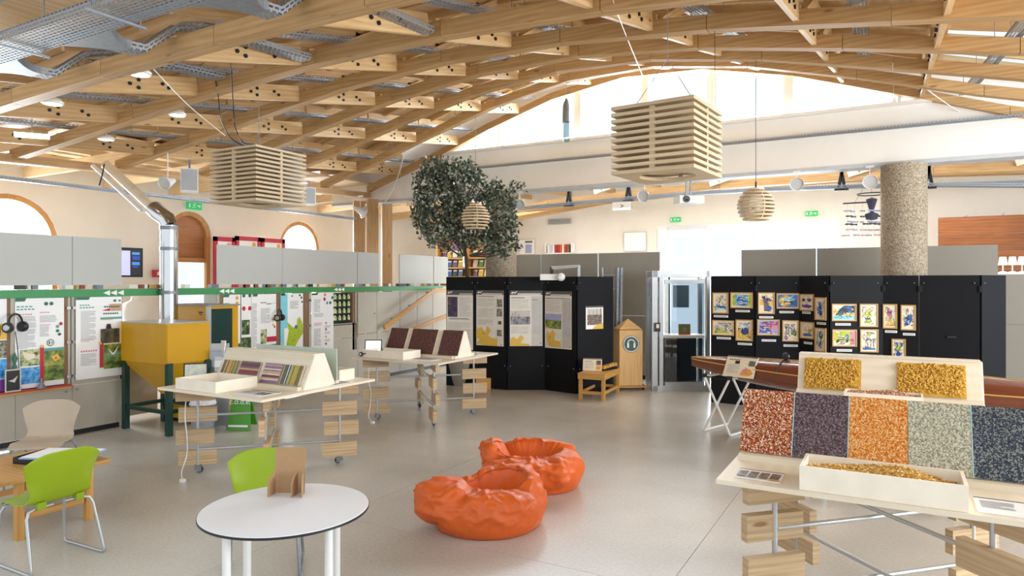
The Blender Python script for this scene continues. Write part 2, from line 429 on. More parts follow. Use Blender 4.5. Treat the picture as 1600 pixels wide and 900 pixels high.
# wall with the arched window band on round columns
wb = struct('wall_window_side')
WB = 12.34; SILL = 4.78
MB().box((-4.2, WB+.2, (3.90+SILL)/2), (15.6, .3, SILL-3.90)).build('beam_wall', M_white, wb)
MB().box((-4.2, WB+.2, 3.87), (15.6, .34, .06)).build('lintel', M_trimgrey, wb)
a = -12.0
NW = 60
for i in range(NW):          # masonry above the arch and between sill and arch at both ends
    a0 = -12+15.6*i/NW; a1 = a0+15.6/NW
    lo0, lo1 = arch_h(7, a0)+.03, arch_h(7, a1)+.03
    if min(lo0, lo1) < SILL+.02:
        lo0 = lo1 = SILL
    mb = MB(); mb.prism([(a0, lo0), (a1, lo1), (a1, arch_h(7, a1)+.62), (a0, arch_h(7, a0)+.62)], WB+.12, WB+.34); mb.build('wall_block', M_white, wb)
wn = struct('window_1')
MB().box((-4.2, WB+.16, SILL+.02), (10.2, .42, .05)).build('sill', M_white, wn)
posts = [(780, .05), (903, .14), (1008, .12), (1113, .08), (1232, .16), (1405, .05)]
pa = [BW(p, WB+.15) for p, _ in posts]
for (p, wd), a in zip(posts, pa):
    h = arch_h(7, a)+.06
    if h > SILL+.05: MB().box((a, WB+.2, (SILL+h)/2), (wd, .14, h-SILL)).build('mullion', M_whitep, wn)
ee = [-8.9]+pa+[.6]
for i in range(len(ee)-1):
    a0, a1 = ee[i]+.04, ee[i+1]-.04
    pts = [(a0, SILL+.03), (a1, SILL+.03)]+[(a1+(a0-a1)*q/6, max(SILL+.04, arch_h(7, a1+(a0-a1)*q/6)+.02)) for q in range(7)]
    MB().prism(pts, WB+.19, WB+.20).build('pane', M_winglass, wn)
    if arch_h(7, (a0+a1)/2) > SILL+.25:
        for zz in (SILL+.06,):
            MB().box(((a0+a1)/2, WB+.2, zz), (a1-a0, .06, .07)).build('rail', M_whitep, wn)
        for aa in (a0+.03, a1-.03):
            hh_ = arch_h(7, aa)
            if hh_ > SILL+.1: MB().box((aa, WB+.2, (SILL+hh_)/2), (.06, .06, hh_-SILL)).build('stile', M_whitep, wn)
M_col = speckle('exposed_aggregate', ['#a99a86', '#93866f', '#b3a894', '#7d7161', '#a08f78', '#bfb5a4', '#94856f', '#aa9d8a'], 75, .85, .5)
for i, px in enumerate((1412, 783)):
    ca = BW(px, WB+.1)
    mb = MB(); mb.lathe([(0, 0), (.325, 0), (.325, 3.84), (0, 3.84)], n=40)
    o = mb.build('column', M_col, wb, loc=(ca, WB+.1, 0), smooth=40)
# left wall with arched openings
wl = struct('wall_left')
LWX = -14.2
openings = [(6.40, .86, 3.62, 1.1), (LW(297, LWX), .56, 3.62, 0), (13.45, .72, 3.64, 1.1)]
openings.sort()
def wall_strip(y0, y1, z0, z1): MB().box((LWX-.15, (y0+y1)/2, (z0+z1)/2), (.3, y1-y0, z1-z0)).build('wall_block', M_wall, wl)
y = 1.8
for (yc, r, top, bot) in openings:
    wall_strip(y, yc-r, 0, 4.35)
    if bot: wall_strip(yc-r, yc+r, 0, bot)
    zs = top-r; n = 14
    for q in range(n):
        t0 = PI-PI*q/n; t1 = PI-PI*(q+1)/n
        ya, yb = yc+r*math.cos(t0), yc+r*math.cos(t1)
        mb = MB(); T = Matrix.Rotation(PI/2, 4, 'Z')
        mb.prism([(ya, zs+r*math.sin(t0)), (yb, zs+r*math.sin(t1)), (yb, 4.35), (ya, 4.35)], -LWX, -LWX+.3, T=T)
        mb.build('wall_block', M_wall, wl)
    y = yc+r
wall_strip(y, 20.0, 0, 4.35)
M_frame = wood('oak_frame', '#d9a46a', '#c28a50', .5, knots=False)
M_door = wood('oak_door', '#b9835a', '#a06c45', .5, knots=False)
wi = 1
for n_, (yc, r, top, bot) in enumerate(openings):
    if bot: wi += 1; st = struct('window_%d' % wi)
    else: st = struct('door_1')
    zs = top-r
    path = [(0, yc-r+.04, bot)]+[(0, yc-(r-.04)*math.cos(PI*q/18), zs+(r-.04)*math.sin(PI*q/18)) for q in range(19)]+[(0, yc+r-.04, bot)]
    for i in range(len(path)-1):
        p, q = Vector(path[i]), Vector(path[i+1])
        p.x = q.x = LWX-.08
        MB().bar(p, q, .12, .09, up=(1, 0, 0)).build('frame_piece', M_frame, st)
    gx = LWX-.14
    pts = [(yc-r+.05, bot), (yc+r-.05, bot)]+[(yc+(r-.05)*math.cos(PI*q/12), zs+(r-.05)*math.sin(PI*q/12)) for q in range(13)]
    T = Matrix.Rotation(PI/2, 4, 'Z')
    if bot:
        MB().prism(pts, -gx, -gx+.01, T=T).build('pane', M_winglass, st)
    else:
        up = [(yc-r+.05, 2.52), (yc+r-.05, 2.52)]+pts[2:]
        MB().prism(up, -gx, -gx+.04, T=T).build('tympanum', M_door, st)
        MB().box((gx+.03, yc, 2.5), (.08, 2*r-.06, .1)).build('transom', M_frame, st)
        MB().box((gx, yc, 1.5), (.01, 2*r-.3, 1.9)).build('pane', M_winglass, st)
        MB().box((gx, yc, .3), (.05, 2*r-.1, .55)).build('kick_panel', M_door, st)
# back wall
wk = struct('wall_back')
BB = 20.0
d0, d1 = BW(1026, BB), BW(1311, BB); DT = 3.66
MB().box(((-14.5+d0)/2, BB+.15, 2.45), (d0+14.5, .3, 4.9)).build('wall_block', M_wall, wk)
MB().box(((d1+6)/2, BB+.15, 2.45), (6-d1, .3, 4.9)).build('wall_block', M_wall, wk)
MB().box(((d0+d1)/2, BB+.15, (DT+4.9)/2), (d1-d0, .3, 4.9-DT)).build('wall_block', M_wall, wk)
dr = struct('door_2')
for px, wd in ((1029, .10), (1042, .16), (1105, .16), (1216, .16), (1227, .10), (1287, .14), (1309, .10)):
    MB().box((BW(px, BB), BB+.08, DT/2), (wd, .12, DT)).build('jamb', M_whitep, dr)
MB().box(((d0+d1)/2, BB+.08, DT-.05), (d1-d0, .13, .10)).build('head', M_whitep, dr)
MB().box((BW(1073, BB), BB+.08, HH(401, 19.9)), (BW(1105, BB)-BW(1042, BB), .1, .10)).build('rail', M_whitep, dr)
MB().box((BW(1073, BB), BB+.02, HH(356, 19.9)), (1.15, .07, .09)).build('door_closer', M_alu, dr)
for p0, p1 in ((1031, 1040), (1044, 1103), (1107, 1214), (1229, 1285), (1290, 1307)):
    a0, a1 = BW(p0, BB), BW(p1, BB)
    MB().box(((a0+a1)/2, BB+.1, DT/2), (a1-a0, .01, DT-.1)).build('pane', M_winglass, dr)
# timber posts at the far end of the springing line
for i, (px, wd, dz) in enumerate(((561, .26, 0), (582, .24, -.4), (604, .24, .35))):
    p = AT(px, 16.0+dz); 
    t = MB().box((0, 0, 1.94), (wd, .20, 3.88)).build('timber_post', M_post, None, loc=(p.x, p.y, 0), rotz=CAMROT(20))
    tag(t, ['leftmost pale timber post behind the grey panels under the roof edge', 'middle timber post of the cluster under the roof edge, nearest the spotlight', 'rightmost timber post of the cluster at the end of the window wall'][i], 'post', 'timber posts under the roof edge')
# ============================================================ cable trays
def tray_mesh(path, wd, sh, lips=True):
    """channel of perforated sheet: floor, two sides, lips; path runs along its floor centre"""
    mb = MB(); P = [Vector(p) for p in path]; Ls = []; d = 0
    sides = []
    for i, p in enumerate(P):
        t = (P[min(i+1, len(P)-1)]-P[max(i-1, 0)]); t.z = 0; t.normalize(); n = Vector((-t.y, t.x, 0))
        if i: d += (P[i]-P[i-1]).length
        sides.append((p-n*wd/2, p+n*wd/2, n, d))
    for i in range(len(P)-1):
        a, b, n, d0 = sides[i]; c, e, n2, d1 = sides[i+1]
        up = Vector((0, 0, sh)); lp = .015
        for off in (0, .0015):
            z = Vector((0, 0, off))
            mb.poly([a+z, c+z, e+z, b+z], [(d0, 0), (d1, 0), (d1, wd), (d0, wd)])
        for s_, (u, v_, nn, nm) in enumerate(((a, c, n, n2), (b, e, -n, -n2))):
            mb.poly([u, v_, v_+up, u+up], [(d0, .01), (d1, .01), (d1, .01+sh), (d0, .01+sh)])
            mb.poly([u+nn*.0015, v_+nm*.0015, v_+nm*.0015+up, u+nn*.0015+up], [(d0, .01), (d1, .01), (d1, .01+sh), (d0, .01+sh)])
            if lips: mb.poly([u+up, v_+up, v_+up+nm*lp, u+up+nn*lp], [(0, 0)]*4, 1)
    return mb
def tray(label, path, wd=.12, sh=.04, group=None):
    t = thing('cable_tray', label, 'cable tray', path[0], 0, group)
    o = Vector(path[0])
    tray_mesh([Vector(p)-o for p in path], wd, sh).build('channel', [M_tray, M_steel], t, fix=False)
    return t
tl = ['long perforated cable tray nearest the left wall side of the arched roof', 'perforated cable tray above the arches, second from the left aisle',
      'perforated cable tray above the arches over the big slatted lantern on the left', 'perforated cable tray above the arches, fourth from the left aisle',
      'perforated cable tray just left of the crown of the arches', 'perforated cable tray at the crown above the right slatted lantern',
      'steep looking cable tray right of the crown of the arches', 'rightmost cable tray crossing above the arches']
for j, ta in enumerate(TRAYS):
    pts = []
    for k in range(1, 8):
        a = ta-.03*k
        pts.append((a, arch_b(k)+(0 if k < 7 else -.1), arch_h(k, a)+BH_+.025))
    t = tray(tl[j], pts, .13, .05, 'cable trays across the arches')
    hg = MB(); o = Vector(pts[0])
    for k in range(6):
        p = (Vector(pts[k])+Vector(pts[k+1]))/2-o
        for s_ in (-.07, .07): hg.cyl(p+Vector((s_, 0, .02)), p+Vector((s_, 0, .42)), .004, 6)
    tag(hg.build('threaded_rods', M_steel, t), kind='stuff')
# large tray near the camera with its three branches
t = thing('cable_tray', 'big wide galvanised cable tray at the top left corner with branching arms', 'cable tray', (-5.0, 2.6, 3.72))
o = Vector((-5.0, 2.6, 3.72))
def tb(path, wd, sh, name): return tray_mesh([Vector(p)-o for p in path], wd, sh).build(name, [M_tray, M_steel], t, fix=False)
tb([(-7.2, 2.60, 3.72), (-2.3, 2.60, 3.72)], .27, .07, 'channel')
tb([(-7.2, 2.16, 3.86), (-2.9, 2.16, 3.86)], .27, .07, 'channel')
def gusset(a):
    mb = MB(); w0 = .62; b0, b1 = 2.735, 3.02; pts = []
    for q in range(9):
        f = q/8; ww = .16+(w0-.16)*(1-math.sin(f*PI/2)); pts.append((f, ww))
    for q in range(8):
        (f0, w_0), (f1, w_1) = pts[q], pts[q+1]; y0, y1 = b0+(b1-b0)*f0, b0+(b1-b0)*f1
        A = [Vector((a+s_*w_/2, y_, 3.72))-o for y_, w_, s_ in ((y0, w_0, -1), (y0, w_0, 1), (y1, w_1, 1), (y1, w_1, -1))]
        mb.poly(A, [(v_.x, v_.y) for v_ in A]); mb.poly([v_+Vector((0, 0, .002)) for v_ in A], [(v_.x, v_.y) for v_ in A])
        for i0, i1 in ((0, 3), (1, 2)): mb.poly([A[i0], A[i1], A[i1]+Vector((0, 0, .06)), A[i0]+Vector((0, 0, .06))], [(0, 0), (.05, 0), (.05, .06), (0, .06)], 1)
    mb.build('branch_plate', [M_steel, M_steel], t, fix=False)
for a in (-6.25, -5.0, -3.55):
    gusset(a)
    tb([(a, 3.02, 3.72), (a, 3.14, 3.73), (a+.01, 3.42, 3.99), (a+.01, 3.62, 4.06), (a+.01, 4.8, 4.14)], .15, .06, 'branch')
for a in (-6.6, -5.6, -4.4, -3.2):
    MB().cyl(Vector((a, 2.44, 3.68))-o, Vector((a, 2.44, 4.45))-o, .006, 8).cyl(Vector((a, 2.76, 3.68))-o, Vector((a, 2.76, 4.45))-o, .006, 8).bar(Vector((a, 2.40, 3.70))-o, Vector((a, 2.80, 3.70))-o, .02, .015).build('hanger', M_steel, t)
# trays on the springing line and on the window wall
tray('long pale cable tray running level under the rafters along the left aisle', [(-10.98, 2.0, 3.44), (-10.98, 12.2, 3.44)], .10, .05)
tray('cable tray fixed along the white wall under the arched windows', [(BW(650, WB+.0), WB-.06, 4.40), (3.4, WB-.06, 4.40)], .09, .045)
pts = [(BW(px, bb), bb, HH(py, bb/ray(px)[1])) for px, py, bb in ((800, 329, 13.05), (900, 320, 13.05), (1000, 311, 13.05), (1100, 304, 13.05), (1200, 299, 13.05), (1320, 295, 13.05), (1460, 292, 13.05), (1600, 293, 13.05), (1700, 295, 13.05))]
t = tray('bowed cable tray with black brackets below the white lintel, behind the columns', pts, .12, .07)
for px in (806, 889, 982, 1315, 1451):
    bb = 13.1; p = Vector((BW(px, bb), bb, 0)); zt = [q for q in pts if q[0] >= p.x-.001][0][2]
    c = p+Vector((0, 0, zt+.2))-Vector(pts[0])
    MB().bar(c-Vector((.05, 0, .2)), c+Vector((.02, 0, .2)), .05, .05).bar(c-Vector((-.05, 0, .2)), c+Vector((-.01, 0, .2)), .05, .05).box(c+Vector((0, 0, -.2)), (.22, .08, .04)).box(c+Vector((0, 0, .2)), (.14, .08, .04)).build('bracket', M_bolt, t)
p = AT(1550, 13.6, 3.98)
tray('short cable tray behind the lintel at the far right, under pale boards', [(p.x-.9, p.y+.5, 4.02), (p.x+.9, p.y+.6, 3.98)], .1, .06)

# ============================================================ slatted lanterns
def box_lantern(name, label, loc, rotz, side, ht, nsl, top):
    t = thing(name, label, 'lantern', loc, rotz, 'square slatted lanterns')
    p = ht/(nsl); th = p*.50
    for i in range(nsl):          # square boards with a round hole, stacked with gaps
        z = i*p; h_ = .026 if i == 0 else th
        mb = MB(); n = 32; R = side*.33; h = side/2; sq = []
        for q in range(n):
            a = 2*PI*q/n; c, s_ = math.cos(a), math.sin(a); k = h/max(abs(c), abs(s_)); sq.append((c*k, s_*k))
        for q in range(n):
            q2 = (q+1) % n; ci = [(R*math.cos(2*PI*x/n), R*math.sin(2*PI*x/n)) for x in (q, q2)]
            for zz in (0, h_):
                pts = [(*sq[q], z+zz), (*sq[q2], z+zz), (*ci[1], z+zz), (*ci[0], z+zz)]
                mb.poly(pts, [(x[0], x[1]) for x in pts])
            for A, B in ((sq[q], sq[q2]), (ci[0], ci[1])):
                mb.poly([(*A, z), (*B, z), (*B, z+h_), (*A, z+h_)], [(A[0]+A[1], 0), (B[0]+B[1], 0), (B[0]+B[1], .02), (A[0]+A[1], .02)])
        mb.build('slat_board', M_lampwood, t)
    for cx, cy in ((0, -1), (0, 1), (-1, 0), (1, 0)):
        MB().box((cx*(side/2-.025)+cy*side*.12*0, cy*(side/2-.025), ht/2-.02), (.035, .035, ht-.07)).build('upright', M_lampwood, t)
    cb = MB()
    for cx, cy in ((-1, -1), (1, 1)):
        cb.cyl((cx*side*.3, cy*side*.3, ht-.02), (0, 0, ht+.38), .003, 5)
    cb.cyl((0, 0, ht+.38), (0, 0, top-loc[2]), .003, 5); cb.build('suspension_wire', M_steel, t)
    MB().box((-side*.15, -side*.2, ht+.0), (.03, .03, .05)).box((side*.1, side*.2, ht), (.03, .03, .05)).build('wire_clamp', M_steel, t)
    return t
def struct_part(name, parent):
    o = bpy.data.objects.new(name, None); C.objects.link(o); o.parent = parent; return o
R1 = AT(1043, 5.40, 2.83)
box_lantern('slatted_lantern', 'square slatted timber lantern hanging in front of the arched window on the right', R1, math.radians(-5), .66, .55, 11, arch_h(3, R1.x))
R2 = AT(404.5, 8.3, 2.93)
box_lantern('slatted_lantern', 'square slatted timber lantern hanging on the left below the arch ends', R2, CAMROT(62), .78, .66, 13, arch_h(4, R2.x))
def ball_lantern(label, loc, R, nsl, top):
    t = thing('ball_lantern', label, 'lantern', loc, CAMROT(12), 'round slatted lanterns')
    z0, z1 = -R*.72, R*.92
    for i in range(nsl):
        z = z0+(z1-z0)*i/(nsl-1); th = (z1-z0)/(nsl-1)*.5; r = math.sqrt(max(R*R-z*z, .02*R))
        if z > R*.85: r = R*.45
        ri = r-.06 if z < R*.85 else .02
        MB().lathe([(ri, z-th/2), (r, z-th/2), (r, z+th/2), (ri, z+th/2), (ri, z-th/2)], n=28).build('slat_ring', M_lampwood, t, smooth=40)
    for a in range(4):
        an = a*PI/2; pts = []
        for q in range(12):
            z = z0+(z1-z0)*q/11; r = math.sqrt(max(R*R-z*z, 0))-.045; pts.append((r*math.cos(an), r*math.sin(an), z))
        MB().tube(pts, .014, 4).build('rib', M_lampwood, t)
    MB().lathe([(0, R*.1), (.05, R*.06), (.06, 0), (.04, -.06), (0, -.08)], n=14).build('bulb', flat('bulb', '#fff8ea', .4), t, smooth=60)
    MB().cyl((0, 0, z1), (0, 0, top-loc[2]), .004, 6).cyl((0, 0, z1), (0, 0, z1+.1), .012, 8).build('cord', M_dark, t)
    return t
zb_ = arch_b(6)/ray(743)[1]; b1 = AT(743, zb_, HH(341, zb_)); ball_lantern('round slatted timber lantern hanging in front of the leafy tree', b1, .272, 9, arch_h(6, b1.x))
zb_ = arch_b(5)/ray(1181)[1]; b2 = AT(1181, zb_, HH(322, zb_)); ball_lantern('round slatted timber lantern hanging alone to the right of the white projector', b2, .238, 9, arch_h(5, b2.x))

# ============================================================ lamps, speakers, projectors
M_lit = flat('lit_lens', '#ffffff', .4, emit=3)
M_lens = flat('spot_lens', '#c9cac8', .3)
def spot(label, px, py, z, yaw, R=.10, top=None):
    p = AT(px, z, HH(py, z)); t = thing('spotlight', label, 'spotlight', p, 0, 'white spotlights')
    d = Vector((math.cos(yaw), math.sin(yaw), -.35)).normalized(); R_ = d.to_track_quat('Z', 'Y').to_matrix()
    MB().lathe([(0, -.16), (.04, -.155), (.055, -.08), (.095, .06), (R, .10), (R*.93, .10), (R*.85, .07), (0, .07)], n=20, R=R_).build('lamp_housing', M_whitep, t, smooth=40)
    MB().lathe([(0, .075), (R*.84, .075)], n=18, R=R_).build('lens', M_lens, t)
    MB().cyl((0, 0, .02), (0, 0, (top or p.z+.35)-p.z), .008, 8).box((0, 0, (top or p.z+.35)-p.z), (.12, .05, .03)).build('bracket', M_whitep, t)
    return t
cy = math.atan2(-CS, SN)
spot('white cone spotlight hanging over the left aisle, beside the exit sign', 262, 285, arch_b(3)/ray(262)[1], cy-.1, .10, arch_h(3, -8.9))
spot('white spotlight with looped cable beside the timber posts', 563, 329, 15.2, cy+2.3, .15, 3.9)
spot('white spotlight under the lintel beside the lower corner of the right lantern', 1007, 305, 12.38/ray(1007)[1], cy-.5, .115, 3.845)
spot('white spotlight under the lintel, left of the round column', 1245, 286, 12.38/ray(1245)[1], cy-.4, .115, 3.845)
spot('white spotlight closest to the right column, under the lintel', 1359, 282, 12.38/ray(1359)[1], cy-.4, .115, 3.845)
spot('white spotlight peeking out right of the hanging leafy branches', 812, 318, 12.38/ray(812)[1], cy-.2, .115, 3.845)
def speaker(label, px, py, z, s=.24):
    p = AT(px, z, HH(py, z)); t = thing('wall_speaker', label, 'speaker', p, CAMROT(25), 'white speakers')
    MB().prism([(-s*.42, -s*.6), (s*.42, -s*.6), (s*.42, s*.6), (-s*.42, s*.6)], 0, s*.75).build('cabinet', M_whitep, t, bevel=.015)
    MB().box((0, -.006, -.0), (s*.72, .01, s*1.05)).build('grille', flat('speaker_grille', '#b9bec2', .7), t)
    MB().bar((0, s*.4, s*.55), (0, s*.4, s*1.1), .03, .03).build('bracket', M_steel, t)
speaker('white loudspeaker tilted under the left aisle rafters beside the cone spotlight', 296, 281, 10.5, .30)
speaker('small white loudspeaker just right of the left slatted lantern', 484, 306, 11.0, .23)
# projector on ceiling pole
zb_ = 12.4/ray(1076)[1]; p = AT(1076, zb_, HH(313, zb_)); t = thing('projector', 'white ceiling projector with a dark lens below the right slatted lantern', 'projector', p, CAMROT(8))
MB().box((0, 0, 0), (.46, .32, .135)).build('housing', M_whitep, t, bevel=.03)
MB().lathe([(0, .0), (.055, .0), (.062, .03), (.045, .035), (0, .02)], (-.11, -.15, .0), 20, R=Matrix.Rotation(PI/2, 3, 'X')).build('projector_lens', M_dark, t, smooth=40)
MB().box((.02, -.152, -.02), (.05, .006, .03)).build('sensor_window', M_dark, t)
MB().box((0, 0, .08), (.16, .12, .04)).bar((-.04, 0, .08), (-.04, 0, 3.845-p.z), .03, .03).bar((.04, 0, .08), (.04, 0, 3.845-p.z), .03, .03).build('ceiling_mount', M_steel, t)
# round flat lamps under the arches
for lb, px, py, k in (('lit flat lamp under the front arch beam, upper one', 218, 116, 1), ('lit flat lamp under the front arch beam, lower left one', 82, 162, 1),
                      ('lit flat lamp under the second arch beam, above the left lantern', 277, 180, 2), ('lit flat lamp under the second arch beam, lower left one', 166, 218, 2)):
    r = ray(px); bb = arch_b(k)+.25; z = bb/r[1]
    p = AT(px, z, HH(py, z)); t = thing('ceiling_lamp', lb, 'lamp', p, CAMROT(20), 'flat lamps under the arches')
    MB().lathe([(0, .05), (.07, .05), (.10, .02), (.10, 0), (.085, -.005)], n=20).build('housing', M_whitep, t, smooth=40)
    MB().lathe([(0, -.006), (.085, -.006)], n=20).build('lens', M_lit, t)
    MB().cyl((0, 0, .05), (0, 0, .25), .006, 6).build('stem', M_whitep, t)
# strip light far left
p = AT(50, 8.0, HH(212, 8.0)); t = thing('strip_light', 'lit tubular strip light at the left edge below the cable tray', 'lamp', p, CAMROT(25))
MB().box((0, 0, 0), (.34, .06, .05)).build('diffuser', M_lit, t, bevel=.01); MB().cyl((0, 0, .02), (0, 0, .3), .005, 6).build('stem', M_steel, t)
# hanging tube in front of the arched window
p = AT(885, 11.6, HH(222, 11.6)); t = thing('hanging_tube', 'slim grey transparent tube hanging in front of the arched window', 'hanging tube', p)
MB().lathe([(.0, 0), (.06, .01), (.07, .1), (.07, .32), (.0, .33)], n=16).build('lower_tube', glassmat('tube_glass', '#cfe0e6', .2), t, smooth=40)
MB().lathe([(0, .33), (.07, .34), (.06, .62), (.02, .74), (0, .76)], n=16).build('upper_tube', M_steel, t, smooth=40)
MB().cyl((0, 0, .75), (0, 0, arch_h(6, p.x)-p.z), .004, 6).build('cord', M_steel, t)
# small dark sensor box hanging right of the lantern
zb_ = arch_b(3)/ray(1117)[1]; p = AT(1117, zb_, HH(198, zb_)); t = thing('hanging_box', 'small dark box hanging at the right edge of the square lantern', 'sensor', p)
MB().box((0, 0, 0), (.06, .05, .13)).build('body', M_dark, t, bevel=.01); MB().cyl((0, 0, .06), (0, 0, arch_h(3, p.x)-p.z), .003, 6).build('cord', M_dark, t)
# loose wires
def wire(label, pts, r, m, cat='cable'):
    P = [AT(px, z, HH(py, z)) for px, py, z in pts]; o = P[0]; Q = []
    for i in range(len(P)-1):
        for q in range(6):
            f = q/6; p0 = P[max(i-1, 0)]; p1 = P[i]; p2 = P[i+1]; p3 = P[min(i+2, len(P)-1)]
            Q.append(.5*((2*p1)+(p2-p0)*f+(2*p0-5*p1+4*p2-p3)*f*f+(3*p1-p0-3*p2+p3)*f*f*f)-o)
    Q.append(P[-1]-o)
    t = MB().tube(Q, r, 6).build('cable', m, None, loc=o, smooth=60); tag(t, label, cat); return t
wire('longer black cable drooping from the second arch down to the left lantern', [(355, 75, 6.6), (361, 110, 7.0), (365, 175, 7.6), (368, 200, 7.9), (380, 222, 8.1), (398, 226, 8.2)], .006, M_dark)
wire('black cable beside the first, hanging in a loop above the left lantern', [(334, 108, 7.2), (341, 150, 7.5), (345, 185, 7.7), (360, 215, 7.9), (385, 230, 8.1)], .006, M_dark)
wire('thin white rope slanting from the first arch to the third arch on the left', [(240, 108, 6.2), (295, 165, 7.0), (352, 212, 7.9)], .004, M_whitep)
wire('white rope slanting down from the top edge to the arched window', [(955, -10, 5.0), (972, 40, 6.0), (1004, 118, 11.6)], .004, M_whitep)
wire('thin rope slanting across the white wall at the upper right', [(1420, 118, 9.5), (1500, 175, 10.4), (1600, 222, 11.2)], .007, M_whitep)
wire('white rope sagging from the arch end to the roof edge posts', [(635, 225, 14.5), (622, 275, 14.8), (606, 310, 15.2), (588, 325, 15.6)], .010, M_whitep)
wire('short black cable hanging below the left eaves beam', [(163, 256, 9.6), (160, 272, 9.6), (155, 290, 9.6)], .010, M_dark)

# ============================================================ grey partition run on the left
PX = -9.3
part = thing('partition', 'long grey cabinet partition with a green top band running along the left side', 'partition', (PX, 8.5, 0))
def pl(b): return b-8.5
def seg(px0, px1, z0, z1, name, m, x=0, th=.04, bev=.003, parent=part):
    b0, b1 = LW(px0, PX+x), LW(px1, PX+x)
    return MB().box((x-th/2, (pl(b0)+pl(b1))/2, (z0+z1)/2), (th, b1-b0, z1-z0)).build(name, m, parent, bevel=bev)
for p0, p1 in ((-60, 112.6), (113.6, 190), (341, 440.5), (441.5, 558), (559, 592), (625, 677), (678, 700)):
    seg(p0, p1, 1.955, 2.585, 'header_panel', M_greyL)
for p0, p1 in ((-60, 190.5), (190.8, 262), (262.3, 340), (340.3, 442), (442.3, 591), (591.3, 700)):
    seg(p0, p1, 1.80, 1.895, 'band', M_green, x=.02, th=.05)
seg(-60, 700, 1.86, 1.90, 'ledge', M_cab, x=-.16, th=.3)
rr = random.Random(9); lb_ = MB(); yy = pl(LW(40, PX))
while yy < pl(LW(698, PX)):
    w__ = rr.uniform(.03, .16); lb_.box((-.14, yy, 1.93), (.10, w__*.9, .055), m=rr.randrange(5)); yy += w__+(rr.uniform(.1, .5) if rr.random() < .25 else 0)
tag(lb_.build('shelf_clutter', [flat('clutter_%d' % q, c_, .5) for q, c_ in enumerate(('#ece8e0', '#9a4b3c', '#3d3a38', '#c9a25a', '#7f8790'))], part), kind='stuff')
M_bandw = flat('band_white', '#f4f6f4', .5)
for px in (176, 353, 528.5, 696):
    b = LW(px, PX); wd = .058 if px < 600 else .05
    for q in (-1, 0, 1):
        mb = MB(); c = pl(b)+q*.095
        mb.prism([(c-.045, 1.848), (c+.045, 1.812), (c+.045, 1.884)], -.024, -.021, T=Matrix.Rotation(PI/2, 4, 'Z'))
        tag(mb.build('arrow_mark', M_bandw, part), kind=None)
# boxes behind niches
def niche(px0, px1, z0, z1):
    b0, b1 = LW(px0, PX), LW(px1, PX)
    MB().box((-.32, (pl(b0)+pl(b1))/2, (z0+z1)/2), (.03, b1-b0, z1-z0)).build('back_board', M_cab, part)
def upright(px, wd, m, z0=.66, z1=1.80, d=.3):
    b = LW(px, PX); MB().box((-d/2, pl(b), (z0+z1)/2), (d, wd, z1-z0)).build('upright', m, part, bevel=.003)
niche(-60, 112, .66, 1.8)
for px, wd, m in ((12.5, .05, M_dark_post), (20, .06, M_cab), (103, .05, M_dark_post), (108, .03, M_cab), (114.5, .045, M_cab),
                  (341, .05, M_cab), (345, .05, M_dark_post), (434.5, .09, M_dark_post), (440.5, .05, M_cab), (478, .11, M_dark_post), (484.5, .05, M_cab), (552.5, .06, M_dark_post), (556, .03, M_cab)):
    upright(px, wd, m)
# base cupboards with doors and knobs
def cupboard(px0, px1, z0, z1, knob=None):
    d = seg(px0+.4, px1-.4, z0+.004, z1-.004, 'door', M_cab, x=.0, th=.03)
    if knob:
        b = LW(knob[0], PX); k = MB().lathe([(0, .022), (.012, .02), (.014, .012), (.006, .0)], (0, 0, 0), 12, R=Matrix.Rotation(PI/2, 3, 'Y')).build('knob', M_steel, d)
        k.location = (0.0, pl(b), knob[1])
for (p0, p1, kn) in ((-60, 24, None), (24, 112.5, (103, .585)), (113.5, 190, (120, .60))):
    cupboard(p0, p1, .07, .655, kn)
seg(-60, 112.5, .655, .68, 'shelf', flat('shelf_red', '#b8404a', .5), x=.04, th=.36)
seg(-60, 112.5, .630, .656, 'shelf_edge', M_bench, x=.045, th=.36)
seg(-60, 190, 0.0, .065, 'plinth', M_dark, x=-.04, th=.3)
seg(113.5, 190, .66, 1.8, 'back_board', M_cab, x=-.01, th=.03)
seg(340, 445, .07, 1.80, 'back_board', M_cab, x=-.3, th=.03)
seg(191, 246, .07, 1.25, 'back_board', M_cab, x=-.3, th=.03)
for (p0, p1) in ((341, 441), (441, 485), (485, 520)): cupboard(p0, p1, .07, .66)
cupboard(520, 559, .07, .90, None); cupboard(520, 557, .90, 1.18)
for (p0, p1, z0, z1) in ((559, 589, .07, .95), (589, 625, .07, .95), (559, 589, .955, 1.79), (589, 625, .955, 1.79), (625, 652, .07, 1.79), (652, 676, .07, 1.79), (676, 700, .07, 1.79)):
    cupboard(p0, p1, z0, z1, (585, 1.35) if (p0 == 559 and z0 > .5) else None)
seg(340, 700, 0.0, .065, 'plinth', M_dark, x=-.04, th=.3)
MB().box((-.16, pl(LW(-60, PX))+.02, .9), (.3, .03, 1.8)).build('end_panel', M_cab, part)
MB().box((-.16, pl(LW(190.3, PX)), .9), (.3, .03, 1.8)).build('end_panel', M_cab, part)
MB().box((-.16, pl(LW(340, PX)), .9), (.3, .03, 1.8)).build('end_panel', M_cab, part)
MB().box((-.16, pl(LW(700, PX)), .9), (.3, .03, 1.8)).build('end_panel', M_cab, part)
for px, z in ((106, 1.66), (106, 1.22), (106, .78), (115, 1.66), (115, 1.22), (115, .78), (480, 1.66), (480, 1.2), (484.5, 1.66), (484.5, 1.2)):
    MB().box((.012, pl(LW(px, PX)), z), (.03, .05, .035)).build('hinge', M_chrome, part, bevel=.006)

